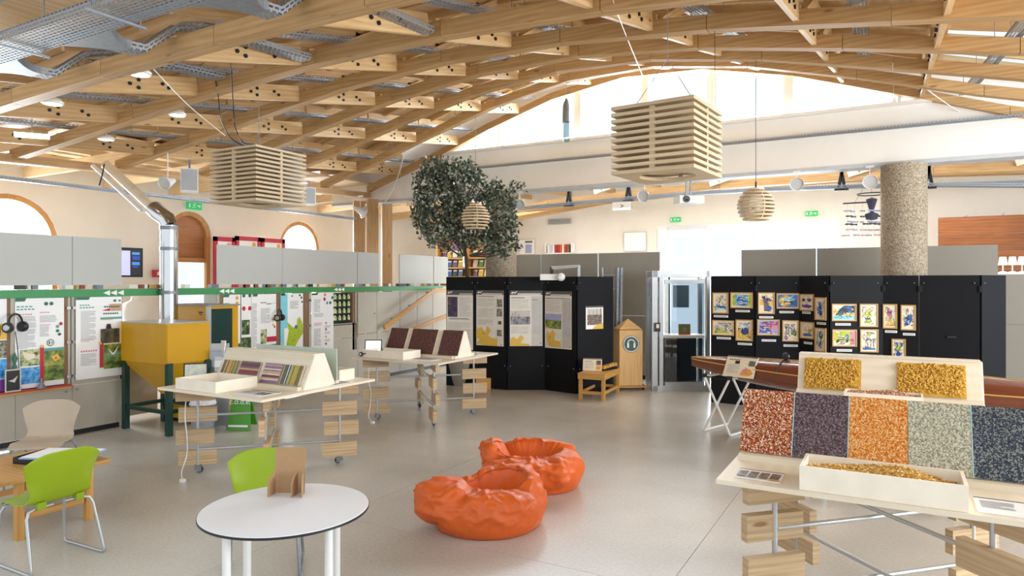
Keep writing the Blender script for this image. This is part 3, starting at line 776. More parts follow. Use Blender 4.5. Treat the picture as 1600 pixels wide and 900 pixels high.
# ============================================================ printed sheets
PM = dict(w=M_paper, g=flat('ink_grey', '#b4b6b8', .6), dg=flat('ink_dark_grey', '#6d6b66', .6), k=flat('ink_black', '#222428', .5), hg=flat('header_grey', '#55534e', .5),
          tl=flat('ink_teal', '#5f9e94', .5), gn=flat('ink_green', '#2f6b55', .5), rd=flat('ink_red', '#c0223c', .5), pk=flat('ink_pink', '#d98a96', .5), br=flat('ink_brown', '#c39a78', .5),
          ye=flat('ink_ochre', '#e3b94e', .5), yg=flat('ink_amber', '#c9ab3c', .5), bl=flat('ink_blue', '#3f74b8', .5), sk=flat('ink_sky', '#7fd0e0', .5), li=flat('ink_lime', '#b6c62f', .5), og=flat('ink_orange', '#e8a33a', .5),
          pu=flat('ink_purple', '#86459c', .5), cr=flat('cream_paper', '#eee2c6', .6), gp=flat('greyish_paper', '#c9c3bb', .6), wa=flat('warm_paper', '#e6dfd4', .6), nv=flat('ink_navy', '#27418c', .5), lb=flat('ink_lilac', '#a4a7cf', .5),
          p1=photo('print_meadow', ['#1d2a18', '#46602a', '#8b9a3f', '#c8c487'], 9), p2=photo('print_blue_flowers', ['#1c3e7a', '#2f86d8', '#5fb3e6', '#e5d9a0'], 16), p3=photo('print_dusk_field', ['#15181a', '#3a3b34', '#6b6046', '#9a917c'], 8),
          p4=photo('print_butterfly', ['#23351c', '#3b5a2b', '#d6d7a0', '#8c2a55'], 10), p5=photo('print_trees', ['#121a12', '#2c3a22', '#5a7a3e', '#eef1f4'], 14), p6=photo('print_grey_forest', ['#3c3c40', '#6d6c72', '#9b9aa2', '#d3d1d6'], 14),
          p7=photo('print_hands', ['#1a1a30', '#2a2c56', '#4f3c4c', '#a47a50'], 11), p8=photo('print_bark', ['#23211b', '#55503f', '#9a9880', '#ded8c0'], 22), p9=photo('print_map', ['#6f8f22', '#9ab52a', '#bfd03a', '#3e5a2a'], 26), p0=photo('print_crowd', ['#1f1a20', '#5c4a44', '#8e7a6c', '#cfc9c4'], 30),
          pa=photo('print_minerals', ['#2e2a26', '#6f5137', '#8c8a86', '#c96f2e'], 40))
PK = list(PM); PL = [PM[k] for k in PK]
def sheet_mesh(wd, ht, items, base='w', th=.006, mb=None):
    """flat print standing in XZ, facing -Y, lower left corner at 0,0"""
    mb = mb or MB(); x0 = -wd/2
    mb.box((0, th/2, ht/2), (wd, th, ht), m=PK.index(base)); ly = 0
    for it in items:
        k = it[0]; ly += 1; y = -.0006-.0003*ly
        if k == 'r':
            _, a, b, c, d, mt = it; pts = [(x0+a*wd, y, b*ht), (x0+c*wd, y, b*ht), (x0+c*wd, y, d*ht), (x0+a*wd, y, d*ht)]
            mb.poly(pts, [(0, 0)]*4, PK.index(mt))
        elif k == 't':      # lines of small print
            _, a, b, c, d, n, mt = it; rr = random.Random(int(a*1000+b*77+n))
            for q in range(n):
                z1 = d-(d-b)*q/n; hgt = (d-b)/n*.5; e = c-(c-a)*(rr.random()*.12 if q % 6 != 5 else .45)
                pts = [(x0+a*wd, y, (z1-hgt)*ht), (x0+e*wd, y, (z1-hgt)*ht), (x0+e*wd, y, z1*ht), (x0+a*wd, y, z1*ht)]
                mb.poly(pts, [(0, 0)]*4, PK.index(mt))
        elif k == 'w':      # row of short words (illegible heading)
            _, a, b, c, d, n, mt = it
            for q in range(n):
                f0 = a+(c-a)*q/n; f1 = f0+(c-a)/n*.72
                pts = [(x0+f0*wd, y, b*ht), (x0+f1*wd, y, b*ht), (x0+f1*wd, y, d*ht), (x0+f0*wd, y, d*ht)]
                mb.poly(pts, [(0, 0)]*4, PK.index(mt))
        elif k == 'c':
            _, a, b, r, mt = it; pts = [(x0+a*wd+r*math.cos(2*PI*q/14), y, b*ht+r*math.sin(2*PI*q/14)) for q in range(14)]
            mb.poly(pts, [(0, 0)]*14, PK.index(mt))
        elif k == 'e':
            _, a, b, rx, ry, mt = it; pts = [(x0+a*wd+rx*wd*math.cos(2*PI*q/16), y, b*ht+ry*ht*math.sin(2*PI*q/16)) for q in range(16)]
            mb.poly(pts, [(0, 0)]*16, PK.index(mt))
        elif k == 'q':      # polygon
            _, pp, mt = it; mb.poly([(x0+a*wd, y, b*ht) for a, b in pp], [(0, 0)]*len(pp), PK.index(mt))
        elif k == 's':      # stroke
            _, pp, wt, mt = it
            for (a, b), (c, d) in zip(pp, pp[1:]):
                A = Vector((x0+a*wd, y, b*ht)); B = Vector((x0+c*wd, y, d*ht)); t = (B-A); 
                if t.length < 1e-6: continue
                t.normalize(); n = Vector((-t.z, 0, t.x))*wt/2; mb.poly([A-n, B-n, B+n, A+n], [(0, 0)]*4, PK.index(mt)); y -= .00005
    return mb
def sheet(name, label, cat, loc, rotz, wd, ht, items, base='w', tilt=0, group=None, th=.006):
    o = sheet_mesh(wd, ht, items, base, th).build(name, PL, None, loc=loc, rotz=rotz, fix=False)
    if tilt: o.rotation_euler = (-math.radians(tilt), 0, rotz)
    return tag(o, label, cat, group)
# posters in the left partition (face +x)
def left_poster(label, px0, px1, z0, z1, items, x=.012, base='w', name='poster', cat='poster', group='posters in the left partition'):
    a = PX+x; b0, b1 = LW(px0, a), LW(px1, a)
    return sheet(name, label, cat, (a, (b0+b1)/2, z0), PI/2, b1-b0, z1-z0, items, base, group=group)
T = lambda *a: ('t',)+a
left_poster('big white poster with butterfly and blue flower photos behind the headphones', 23.5, 100, .69, 1.795,
    [('q', [(0, 1), (.22, 1), (.19, .965), (0, .965)], 'gn'), ('w', .03, .90, .36, .915, 4, 'tl'), ('w', .03, .87, .4, .885, 5, 'tl'), ('w', .03, .815, .35, .828, 6, 'pk'), T(.03, .44, .42, .80, 30, 'g'),
     ('w', .49, .83, .7, .842, 4, 'pk'), T(.49, .72, .85, .80, 5, 'g'), ('w', .49, .69, .72, .70, 4, 'pk'), T(.49, .56, .68, .68, 9, 'g'), ('c', .62, .935, .024, 'gn'), ('c', .73, .935, .024, 'gn'),
     ('c', .93, .70, .022, 'rd'), ('c', .86, .67, .02, 'tl'), ('c', .86, .62, .02, 'gn'), ('c', .90, .58, .02, 'gn'), ('c', .71, .49, .044, 'gn'), ('c', .71, .49, .034, 'w'), ('c', .71, .49, .026, 'gn'), ('r', .7, .47, .73, .51, 'w'),
     ('r', .10, .25, .49, .43, 'p4'), ('q', [(.14, .41), (.40, .37), (.38, .33), (.24, .31), (.17, .35)], 'cr'), ('r', .02, .05, .49, .23, 'p2'), ('r', .56, .06, 1, .40, 'p1'), ('r', .56, .40, 1, .43, 'tl'), ('q', [(.72, .33), (.86, .36), (.92, .30), (.80, .27)], 'ye'),
     ('c', .82, .31, .012, 'rd'), ('r', .56, .235, .95, .243, 'ye'), ('r', .49, .04, .57, .45, 'rd'), ('c', .53, .455, .02, 'ye')])
left_poster('white poster with a brown factory drawing and a dark tractor photo', 118.5, 190, .72, 1.795,
    [('q', [(0, 1), (.30, 1), (.27, .968), (0, .968)], 'gn'), ('w', .08, .895, .3, .91, 4, 'tl'), ('w', .08, .865, .4, .88, 5, 'tl'), T(.1, .45, .43, .83, 30, 'g'), ('w', .1, .48, .34, .49, 5, 'pk'), ('w', .1, .33, .46, .35, 7, 'pk'), T(.1, .16, .45, .31, 13, 'g'),
     ('r', .72, .82, .99, .91, 'br'), ('q', [(.55, .80), (.75, .80), (.75, .86), (.60, .86)], 'w'), ('q', [(.54, .83), (.74, .82), (.74, .86)], 'rd')]+[('c', .6+.05*q, .79, .012, 'gn') for q in range(7)]+[('c', .62+.05*q, .875, .012, 'gn') for q in range(7)]+
    [('c', .84, .95, .018, 'gn'), ('c', .95, .95, .014, 'gn'), ('r', .52, .72, 1, .745, 'tl'), ('r', .52, .71, .8, .717, 'ye'), ('r', .52, .42, .94, .60, 'p3'), ('q', [(.64, .60), (.66, .66), (.74, .66), (.76, .60)], 'k'), ('r', .50, .12, .58, .42, 'rd'), ('c', .51, .425, .02, 'ye'),
     ('r', .59, .10, 1, .40, 'p1'), ('q', [(.68, .35), (.80, .29), (.93, .39), (.84, .28), (.78, .26)], 'w'), ('r', .59, .40, .86, .41, 'ye'), ('r', .6, .24, 1, .27, 'tl')], x=.03)
left_poster('narrow strip of dark and blue photos at the left edge of the photo', -40, 10.5, .69, 1.795, [('w', .3, .87, .8, .885, 4, 'g'), ('r', .4, .56, 1, .73, 'ye'), ('r', .4, .60, .8, .71, 'k'), ('r', 0, .36, 1, .55, 'p8'), ('r', 0, .14, 1, .35, 'p2'), ('r', 0, 0, 1, .13, 'pu')])
left_poster('white poster with yellow and red dots beside the yellow boiler', 349, 375.5, .69, 1.79, [('q', [(0, 1), (.36, 1), (.32, .965), (0, .965)], 'gn'), ('w', .1, .86, .35, .88, 3, 'tl'), T(.1, .35, .7, .78, 26, 'g'), ('c', .8, .95, .03, 'og'), ('c', .8, .87, .03, 'og'), ('r', .6, .05, 1, .28, 'p5'), ('r', .5, .26, .9, .28, 'tl')])
left_poster('narrow white poster strip with tree photos and two red berries', 377, 392.5, .69, 1.79, [('c', .25, .98, .03, 'gn'), ('c', .85, .98, .03, 'gn'), ('c', .25, .79, .036, 'rd'), ('c', .85, .79, .036, 'rd'), ('r', .05, .40, .85, .62, 'p5'), ('r', 0, .08, 1, .36, 'p5')])
left_poster('white poster with a dark landscape photo and a red bar, third panel', 393, 431.5, .69, 1.79, [('q', [(.05, 1), (.25, 1), (.22, .965), (.05, .965)], 'gn'), ('w', .36, .86, .6, .875, 4, 'k'), ('w', .6, .84, .8, .855, 3, 'k'), ('w', .8, .85, 1, .86, 3, 'li'), T(.02, .2, .22, .86, 40, 'g'), T(.36, .55, .75, .78, 14, 'g'),
     ('c', .95, .66, .02, 'gn'), ('c', .87, .60, .02, 'og'), ('c', .87, .52, .02, 'og'), ('c', .93, .49, .02, 'rd'), ('r', .36, .24, .6, .46, 'p4'), ('r', .6, .26, 1, .34, 'rd'), ('r', .35, 0, 1, .22, 'p3')])
left_poster('map poster with a lime green region on white and a sky blue strip', 438.5, 473.5, .69, 1.79, [('r', 0, .45, .3, 1, 'sk'), ('r', 0, 0, .15, .45, 'sk'), ('q', [(.02, .97), (.2, .97), (.18, 1), (.02, 1)], 'k'),
     ('q', [(.2, 0), (.25, .2), (.35, .40), (.28, .55), (.42, .50), (.55, .45), (.72, .48), (.72, .58), (.85, .62), (.98, .50), (1, .35), (.8, .25), (.6, .12), (.55, .0)], 'p9'), ('c', .68, .46, .035, 'bl'), ('c', .85, .97, .02, 'k'), ('c', .92, .93, .02, 'k'), ('c', .95, .86, .02, 'gn'), ('c', .5, .96, .018, 'dg'), T(.4, .75, .8, .88, 8, 'g')])
left_poster('white poster with red and teal leaf dots at its top, beside the green jar niche', 487, 521, .62, 1.79, [('q', [(0, 1), (.28, 1), (.25, .97), (0, .97)], 'k'), ('c', .6, .97, .03, 'pk'), ('c', .58, .90, .032, 'rd'), ('c', .70, .84, .03, 'tl'), ('c', .85, .84, .03, 'gn'), ('c', .95, .92, .03, 'gn'), T(.1, .70, .4, .90, 14, 'g'), T(.1, .62, .55, .68, 5, 'g'), T(.1, .48, .46, .53, 3, 'pk'), T(.1, .17, .42, .44, 20, 'g'),
     ('c', .64, .52, .024, 'pk'), ('c', .64, .42, .024, 'dg'), ('c', .64, .30, .024, 'ye'), ('c', .64, .19, .024, 'dg'), T(.58, .44, .85, .48, 3, 'g'), T(.58, .34, .85, .38, 3, 'g'), T(.58, .22, .85, .26, 3, 'g'), ('q', [(.1, .08), (.5, .08), (.5, .13), (.1, .11)], 'og')], x=.03)
# niche with green bottles
nb = struct_part('niche', part)
seg(521, 553, 1.18, 1.78, 'niche_back', flat('niche_dark', '#23342c', .5), x=-.12, th=.02, parent=nb); seg(521, 558, 1.16, 1.19, 'niche_shelf', M_cab, x=0, th=.2, parent=nb)
jar = None
M_jar = flat('jar_glass', '#c9cf9a', .25, var=.2, scale=30); M_cap = flat('jar_cap', '#e9ecd8', .4)
n = 0
for r in range(4):
    for c in range(4):
        px = 524+c*7.0; z = 1.63-.135*r+.03
        b = LW(px, PX-.06); loc = (PX-.07, b, z)
        nm = ['top', 'second', 'third', 'bottom'][r]; cn = ['leftmost', 'second from left', 'third from left', 'rightmost'][c]
        if jar is None:
            t = thing('specimen_jar', '', 'jar', loc, 0, 'specimen jars in the dark green niche')
            MB().lathe([(0, 0), (.034, 0), (.034, .06), (.02, .078), (0, .078)], n=14).build('jar_body', M_jar, t, smooth=40)
            MB().lathe([(0, .078), (.018, .078), (.018, .092), (0, .092)], n=12).build('lid', M_cap, t); jar = t
        else: t = copy_tree(jar); t.location = loc
        t['label'] = 'round pale specimen jar in the dark green niche, %s row, %s' % (nm, cn)
for r in range(4): seg(522, 552, 1.645-.135*r, 1.655-.135*r, 'jar_rack', flat('rack_green', '#1d4a32', .5), x=-.03, th=.1, parent=nb)
# ============================================================ grey screens behind the black display walls (plane y = 13.5)
def screen_row(name, label, spans, y, z0, z1, m, d=.05):
    c = BW((spans[0][0]+spans[-1][1])/2, y); t = thing(name, label, 'screen', (c, y, 0), 0, 'tall grey screens')
    for p0, p1 in spans:
        a0, a1 = BW(p0, y)-c, BW(p1, y)-c
        MB().box(((a0+a1)/2, d/2, (1.30+z1)/2), (a1-a0-.012, d, z1-1.30)).build('panel', m, t, bevel=.003)
        MB().box(((a0+a1)/2, d/2, (z0+1.295)/2), (a1-a0-.012, d, 1.295-z0)).build('panel', m, t, bevel=.003)
    a0, a1 = BW(spans[0][0], y)-c, BW(spans[-1][1], y)-c
    MB().box(((a0+a1)/2, d/2+.02, .04), (a1-a0, d, .08)).build('plinth', M_dark, t)
screen_row('screen', 'taupe screen panels behind the black display wall with the forest posters', [(790, 845), (845.5, 934), (935, 1031)], 13.5, .08, 2.60, M_greyD)
screen_row('screen', 'taupe screen panels on the right behind the wall of framed pictures', [(1158, 1275), (1276, 1443), (1443.5, 1560)], 13.5, .08, 2.60, M_greyD)
screen_row('screen', 'plain grey-brown low screen at the right edge beside the dark display wall', [(1545, 1640)], 13.75, .08, 2.12, M_greyD)
# ============================================================ black display walls
def fold_wall(label, V, th=.05, mat=M_black, top=2.09):
    P = [AT(px, z) for px, z in V]; t = thing('display_wall', label, 'display wall', P[0])
    for i in range(len(P)-1):
        a, b = P[i]-P[0], P[i+1]-P[0]; d = (b-a).normalized()
        MB().bar(a+d*.004+Vector((0, 0, top/2+.002)), b-d*.004+Vector((0, 0, top/2+.002)), th, top-.004).build('panel', mat, t, bevel=.004)
        if i:
            for zz in (.35, 1.85): MB().cyl(a+Vector((0, 0, zz)), a+Vector((0, 0, zz+.09)), .02+th/2, 10).build('hinge', M_steel if zz < 0 else M_black, t)
    pm = MB()
    for i in range(1, len(P)-1):
        q = P[i]-P[0]; n = Vector((-ray(V[i][0])[0], -ray(V[i][0])[1], 0)).normalized()
        for zz in (.45, 1.98): 
            for s_ in (-.06, .06): pm.cyl(q+n*.02+Vector((s_, 0, zz)), q+n*.062+Vector((s_, 0, zz)), .008, 6)
    tag(pm.build('screw_heads', M_steel, t), kind='stuff')
    return P
MV = [(698, 13.2), (742, 12.95), (793, 12.6), (852, 12.62), (901, 12.15), (957, 12.55)]
MP = fold_wall('black folding display wall in the middle with four grey and yellow posters', MV)
RV = [(1111, 11.35), (1180, 10.95), (1250, 10.78), (1296, 10.25), (1379, 10.15), (1436, 9.92), (1531, 9.55), (1569, 9.85)]
RP = fold_wall('long black folding display wall on the right covered with small framed pictures', RV)
def on_wall(P, V, px):
    for i in range(len(P)-1):
        if V[i][0] <= px <= V[i+1][0] or i == len(P)-2:
            d = ray(px); A = P[i]; B = P[i+1]; ex, ey = B.x-A.x, B.y-A.y
            # z*d = A + k*e
            det = d[0]*(-ey)+d[1]*ex; z = (A.x*(-ey)+A.y*ex)/det
            return Vector((d[0]*z, d[1]*z, 0)), z, math.atan2(ey, ex), i
def hang(P, V, x0, y0, x1, y1, off=.03):
    xm = (x0+x1)/2; pm, zm, rz, i = on_wall(P, V, xm)
    A = P[i]; B = P[i+1]
    def hit(px):
        d = ray(px); ex, ey = B.x-A.x, B.y-A.y; det = d[0]*(-ey)+d[1]*ex; z = (A.x*(-ey)+A.y*ex)/det; return Vector((d[0]*z, d[1]*z, 0)), z
    p0, z0 = hit(x0); p1, z1 = hit(x1)
    n = Vector((math.sin(rz), -math.cos(rz), 0))
    zt, zb = HH(y0, zm), HH(y1, zm)
    c = (p0+p1)/2+n*off; c.z = zb
    return c, rz, (p1-p0).length, zt-zb
def mposter(label, x0, y0, x1, y1, items, base='wa'):
    c, rz, w_, h_ = hang(MP, MV, x0, y0, x1, y1, .028)
    return sheet('poster', label, 'poster', c-Vector((0, 0, 0)), rz, w_, h_, items, base, group='posters on the black wall')
hd = [('r', 0, .92, 1, 1, 'hg'), ('s', [(.04, .95), (.10, .975), (.14, .955), (.22, .985)], .012, 'w'), ('s', [(.06, .94), (.12, .965), (.18, .95)], .01, 'w')]
mposter('black-wall poster with a purple photo of hands, half hidden by the brown boards', 699, 453.5, 740, 521+25, hd+[('w', .5, .93, .98, .945, 9, 'w'), ('r', .04, .55, .42, .89, 'p7'), T(.48, .55, .96, .88, 16, 'gp'), T(.1, .50, .9, .53, 2, 'dg'), T(.04, .05, .96, .46, 22, 'gp')])
cross = lambda x, y, s, m: [('q', [(x-s, y-.3*s), (x-.3*s, y+.3*s), (x+s, y-.3*s+.1*s), (x+.5*s, y-.8*s)], m), ('q', [(x-.6*s, y+.6*s), (x-.1*s, y+.8*s), (x+.6*s, y-.5*s), (x, y-.9*s)], m)]
mposter('black-wall poster with four small photos down its right and a large ochre shape', 745.5, 453.5, 788, 540, hd+[('w', .22, .925, .96, .945, 16, 'w'), ('w', .06, .88, .66, .895, 14, 'dg'), T(.05, .70, .68, .85, 12, 'gp'), T(.05, .50, .66, .67, 14, 'gp'), T(.05, .37, .66, .47, 7, 'gp'),
    ('r', .76, .70, .95, .84, 'p8'), ('r', .76, .53, .95, .67, 'p8'), ('r', .80, .39, .92, .45, 'p5'), ('r', .77, .18, .94, .29, 'p8'), ('q', [(.0, .03), (.15, .12), (.02, .28), (.2, .33), (.38, .2), (.6, .14), (.78, .14), (.78, .0), (.3, .0)], 'ye'), ('q', [(.0, .12), (.0, .28), (.12, .32), (.3, .20), (.42, .36), (.55, .28), (.35, .12)], 'ye'), ('q', [(.18, .2), (.35, .2), (.28, .26)], 'yg'), ('c', .92, .03, .012, 'dg')])
mposter('black-wall poster with a grey forest photo in the middle', 796.5, 454, 847.5, 540.5, hd+[('w', .24, .925, .96, .95, 18, 'w'), ('w', .04, .86, .46, .88, 9, 'dg'), ('r', .66, .0, 1, .90, 'gp'), ('w', .68, .825, .88, .84, 5, 'dg'), T(.7, .2, .95, .80, 34, 'g'), T(.04, .66, .6, .84, 12, 'gp'), ('r', .02, .39, .62, .64, 'p6'), ('r', .02, .53, .62, .64, 'gp'),
    ('s', [(.05, .52), (.09, .6), (.11, .52)], .006, 'dg'), ('s', [(.14, .5), (.17, .62), (.2, .5)], .006, 'dg'), ('s', [(.24, .5), (.27, .58), (.3, .5)], .006, 'dg'), T(.04, .22, .6, .35, 10, 'gp'), ('q', [(.02, .0), (.02, .13), (.1, .17), (.22, .12), (.34, .2), (.44, .15), (.32, .05), (.6, .04), (.6, 0)], 'ye'), ('c', .94, .05, .012, 'dg')])
mposter('black-wall poster with a green hillside photo under a lilac sky', 853, 455, 894.5, 544.5, hd+[('w', .22, .925, .96, .945, 14, 'w'), ('w', .04, .865, .96, .88, 18, 'dg'), ('r', .66, .02, 1, .86, 'gp'), T(.69, .2, .96, .82, 34, 'g'), T(.04, .64, .6, .84, 14, 'gp'), ('r', .02, .34, .62, .60, 'p1'), ('q', [(.02, .50), (.62, .485), (.62, .60), (.02, .60)], 'lb'), ('q', [(.02, .34), (.3, .34), (.02, .38)], 'ye'),
    ('q', [(.15, .03), (.05, .2), (.1, .30), (.2, .25), (.3, .33), (.4, .26), (.35, .14), (.6, .13), (.6, .02)], 'ye'), ('q', [(.1, .12), (.25, .2), (.15, .22)], 'yg'), ('c', .94, .04, .012, 'dg')])
mposter('small black-wall poster with a crowd photo and an ochre corner', 914, 478, 941, 514, [('r', 0, .93, 1, 1, 'hg'), ('r', .08, .18, .92, .88, 'p0'), ('q', [(.08, .62), (.92, .62), (.92, .88), (.08, .88)], 'gp'), ('s', [(.2, .5), (.2, .84)], .006, 'k'), ('s', [(.42, .5), (.42, .8)], .006, 'k'), ('s', [(.62, .5), (.62, .86)], .006, 'k'), ('s', [(.85, .5), (.85, .9)], .012, 'k'), ('q', [(.4, .0), (1, .0), (1, .25), (.7, .2), (.45, .1)], 'ye')], 'w')
# interactive short-throw projector on its arm above the black wall
p = AT(862, 12.35, HH(433, 12.35)); t = thing('wall_projector', 'white short-throw projector on an arm over the top of the black display wall', 'projector', p, CAMROT(0))
MB().box((-.03, 0, .0), (.36, .16, .11)).lathe([(0, 0), (.07, 0), (.075, .05), (.05, .09), (0, .1)], (.16, -.1, 0), 18, R=Matrix.Rotation(PI/2, 3, 'X')).build('housing', M_whitep, t, bevel=.015)
MB().cyl((.0, .05, .16), (.48, .05, .19), .035, 12).build('arm', M_alu, t, smooth=50); MB().box((.0, .05, .10), (.06, .06, .16)).build('arm_joint', M_dark, t)
MB().box((.50, .08, .0), (.05, .05, .44)).build('bracket', M_alu, t)

# ============================================================ framed pictures
Z5 = 3.0769
def zc(r): return (1080+r[0]/Z5, 420+r[1]/Z5, 1080+r[2]/Z5, 420+r[3]/Z5)
M_pf = wood('picture_frame_wood', '#c99f68', '#b08650', .45, knots=False)
st = lambda pts, w_=.012, m='k': ('s', pts, w_, m)
def scrib(seed, n, x0, y0, x1, y1, m='k', w_=.008):
    r = random.Random(seed); out = []
    for _ in range(n):
        x, y = r.uniform(x0, x1), r.uniform(y0, y1); pts = [(x, y)]
        for q in range(4):
            x = min(x1, max(x0, x+r.uniform(-.16, .16))); y = min(y1, max(y0, y+r.uniform(-.12, .12))); pts.append((x, y))
        out.append(('s', pts, w_, m))
    return out
pics = [
 ((106,114,182,215), 'sailing boat on pale blue sea, top left of the black wall', [('r', .1, .18, .9, .34, 'sk'), ('e', .5, .30, .34, .05, 'nv'), st([(.45, .3), (.45, .8), (.7, .35)], .006, 'dg')]+scrib(1, 6, .1, .1, .9, .5, 'bl', .006)+scrib(2, 3, .2, .6, .6, .9, 'dg', .004)),
 ((192,113,298,189), 'blue group of figures between green side bands', [('r', .05, .1, .2, .9, 'li'), ('r', .82, .1, .95, .9, 'li'), ('r', .2, .1, .82, .9, 'sk'), ('e', .5, .5, .24, .34, 'bl')]+scrib(3, 9, .22, .15, .8, .85, 'nv', .009)+scrib(4, 4, .3, .2, .75, .8, 'w', .008)),
 ((320,114,400,217), 'dark standing figure over purple and yellow water', [('r', .05, .4, .95, .7, 'ye'), ('e', .3, .82, .14, .08, 'k'), ('q', [(.35, .1), (.6, .1), (.62, .75), (.3, .75)], 'dg'), ('e', .7, .25, .2, .1, 'bl')]+scrib(5, 8, .1, .1, .9, .7, 'pu', .007)+scrib(6, 5, .1, .1, .9, .9, 'k', .006)),
 ((408,117,517,192), 'big yellow disc on blue', [('r', .02, .04, .98, .96, 'bl'), ('e', .38, .5, .3, .42, 'ye'), ('r', .3, .4, .95, .5, 'nv'), ('e', .6, .62, .25, .12, 'sk')]+scrib(7, 6, .3, .2, .95, .7, 'k', .007)),
 ((531,121,597,202), 'two dark blocks above a blue wave', [('r', .12, .56, .42, .76, 'k'), ('r', .52, .56, .84, .76, 'k'), ('e', .5, .24, .42, .1, 'nv')]+scrib(8, 5, .1, .12, .9, .36, 'pu', .008)),
 ((603,137,657,247), 'tall blue winding figure with yellow touches', [('e', .45, .7, .16, .14, 'bl'), ('q', [(.3, .6), (.6, .6), (.7, .2), (.4, .15)], 'nv'), ('e', .6, .12, .2, .06, 'ye')]+scrib(9, 6, .15, .1, .85, .9, 'bl', .01)),
 ((672,168,790,251), 'row of yellow blobs under a dark blue arc', [('r', .03, .04, .97, .28, 'sk'), ('q', [(.1, .3), (.3, .7), (.5, .95), (.97, .95), (.97, .5), (.5, .35)], 'k'), ('e', .12, .55, .1, .16, 'ye'), ('e', .52, .4, .06, .12, 'ye'), ('e', .64, .4, .06, .12, 'ye'), ('e', .76, .4, .06, .12, 'ye'), ('e', .88, .4, .06, .12, 'ye'), ('e', .32, .4, .12, .12, 'gn')]+scrib(10, 6, .3, .5, .95, .92, 'bl', .01)),
 ((805,168,893,279), 'stacked yellow and green boxes on bare paper', [('r', .28, .62, .66, .8, 'ye'), ('r', .3, .42, .68, .6, 'li'), ('r', .3, .14, .68, .3, 'li'), ('r', .3, .3, .66, .38, 'dg')]+scrib(11, 5, .25, .15, .75, .85, 'gn', .008)),
 ((921,169,991,287), 'pink square above a yellow pool', [('r', .25, .5, .72, .8, 'pk'), ('r', .32, .62, .66, .72, 'pu'), ('q', [(.4, .45), (.62, .45), (.7, .25), (.92, .12), (.9, .06), (.08, .06), (.3, .2)], 'ye')]+scrib(12, 2, .2, .82, .6, .92, 'k', .005)),
 ((1007,173,1080,295), 'blue bird shape over yellow strokes', [('q', [(.15, .1), (.45, .6), (.7, .7), (.85, .45), (.6, .2)], 'bl'), ('e', .5, .48, .12, .1, 'nv'), ('q', [(.15, .3), (.3, .42), (.2, .15)], 'ye')]+scrib(13, 6, .15, .1, .85, .6, 'nv', .01)+scrib(14, 3, .4, .6, .7, .9, 'dg', .006)),
 ((105,247,209,320), 'grey scribbled crowd with yellow ground', [('q', [(.1, .1), (.9, .1), (.6, .3), (.1, .35)], 'li')]+scrib(15, 14, .1, .2, .95, .9, 'dg', .007)+scrib(16, 3, .3, .2, .9, .7, 'nv', .006)),
 ((217,244,298,346), 'dark blue dome on a yellow field', [('r', .04, .04, .96, .5, 'ye'), ('e', .55, .46, .26, .2, 'nv'), ('e', .55, .82, .12, .08, 'lb')]+scrib(17, 6, .1, .08, .9, .6, 'k', .008)+scrib(18, 3, .1, .6, .9, .9, 'bl', .006)),
 ((316,243,424,320), 'purple and pink swirling lines', [('r', .03, .04, .97, .96, 'lb'), ('e', .3, .3, .25, .2, 'bl'), ('e', .7, .6, .25, .25, 'pk')]+scrib(19, 14, .05, .08, .95, .92, 'pu', .012)+scrib(20, 6, .05, .08, .95, .9, 'rd', .008)),
 ((436,247,515,349), 'grey towers with a magenta corner', [('r', .2, .3, .42, .85, 'dg'), ('r', .55, .3, .8, .85, 'dg'), ('r', .24, .4, .36, .8, 'gp'), ('r', .6, .4, .74, .8, 'gp'), ('e', .2, .14, .14, .1, 'pu'), ('e', .85, .4, .1, .2, 'li')]+scrib(21, 6, .1, .1, .9, .9, 'k', .008)),
 ((533,255,598,336), 'yellow blobs over a blue streak', [('e', .5, .2, .38, .1, 'bl'), ('e', .35, .5, .14, .1, 'ye'), ('e', .7, .48, .14, .1, 'ye')]+scrib(22, 4, .2, .3, .9, .7, 'li', .006)),
 ((603,284,657,400), 'green balloon with looping black line', [('e', .55, .72, .22, .18, 'gn'), ('q', [(.45, .56), (.65, .56), (.6, .45), (.5, .45)], 'li'), st([(.2, .8), (.15, .4), (.35, .2), (.5, .45), (.6, .3), (.55, .12), (.4, .2), (.55, .4)], .012, 'nv')]),
 ((674,291,792,373), 'yellow field with black wheels and a blue rider', [('r', .03, .3, .75, .95, 'li'), ('r', .75, .05, .97, .95, 'pk'), ('r', .03, .5, .6, .62, 'ye'), ('e', .62, .62, .08, .14, 'bl'), ('e', .2, .3, .06, .08, 'k'), ('e', .62, .28, .06, .08, 'k'), ('r', .2, .36, .7, .42, 'k'), ('e', .3, .58, .1, .08, 'tl')]+scrib(23, 4, .1, .2, .9, .5, 'k', .006)),
 ((807,290,895,400), 'looping black line over a blue base', [('r', .1, .06, .9, .16, 'bl'), st([(.3, .2), (.32, .55), (.4, .58), (.42, .2)], .01, 'k'), st([(.6, .2), (.62, .55), (.76, .58), (.78, .2)], .01, 'k'), ('e', .55, .8, .12, .1, 'li'), st([(.42, .56), (.6, .56)], .01, 'k')]+scrib(24, 4, .3, .6, .8, .9, 'dg', .008)+scrib(25, 3, .1, .06, .9, .2, 'nv', .008)),
 ((963,336,1032,440), 'blue ringed vase, lowest of all the frames', [('e', .5, .78, .3, .12, 'bl'), ('e', .5, .78, .2, .07, 'wa'), ('q', [(.22, .76), (.78, .76), (.6, .3), (.4, .3)], 'li'), ('e', .5, .25, .22, .1, 'nv')]+scrib(26, 8, .22, .2, .8, .85, 'nv', .01)),
]
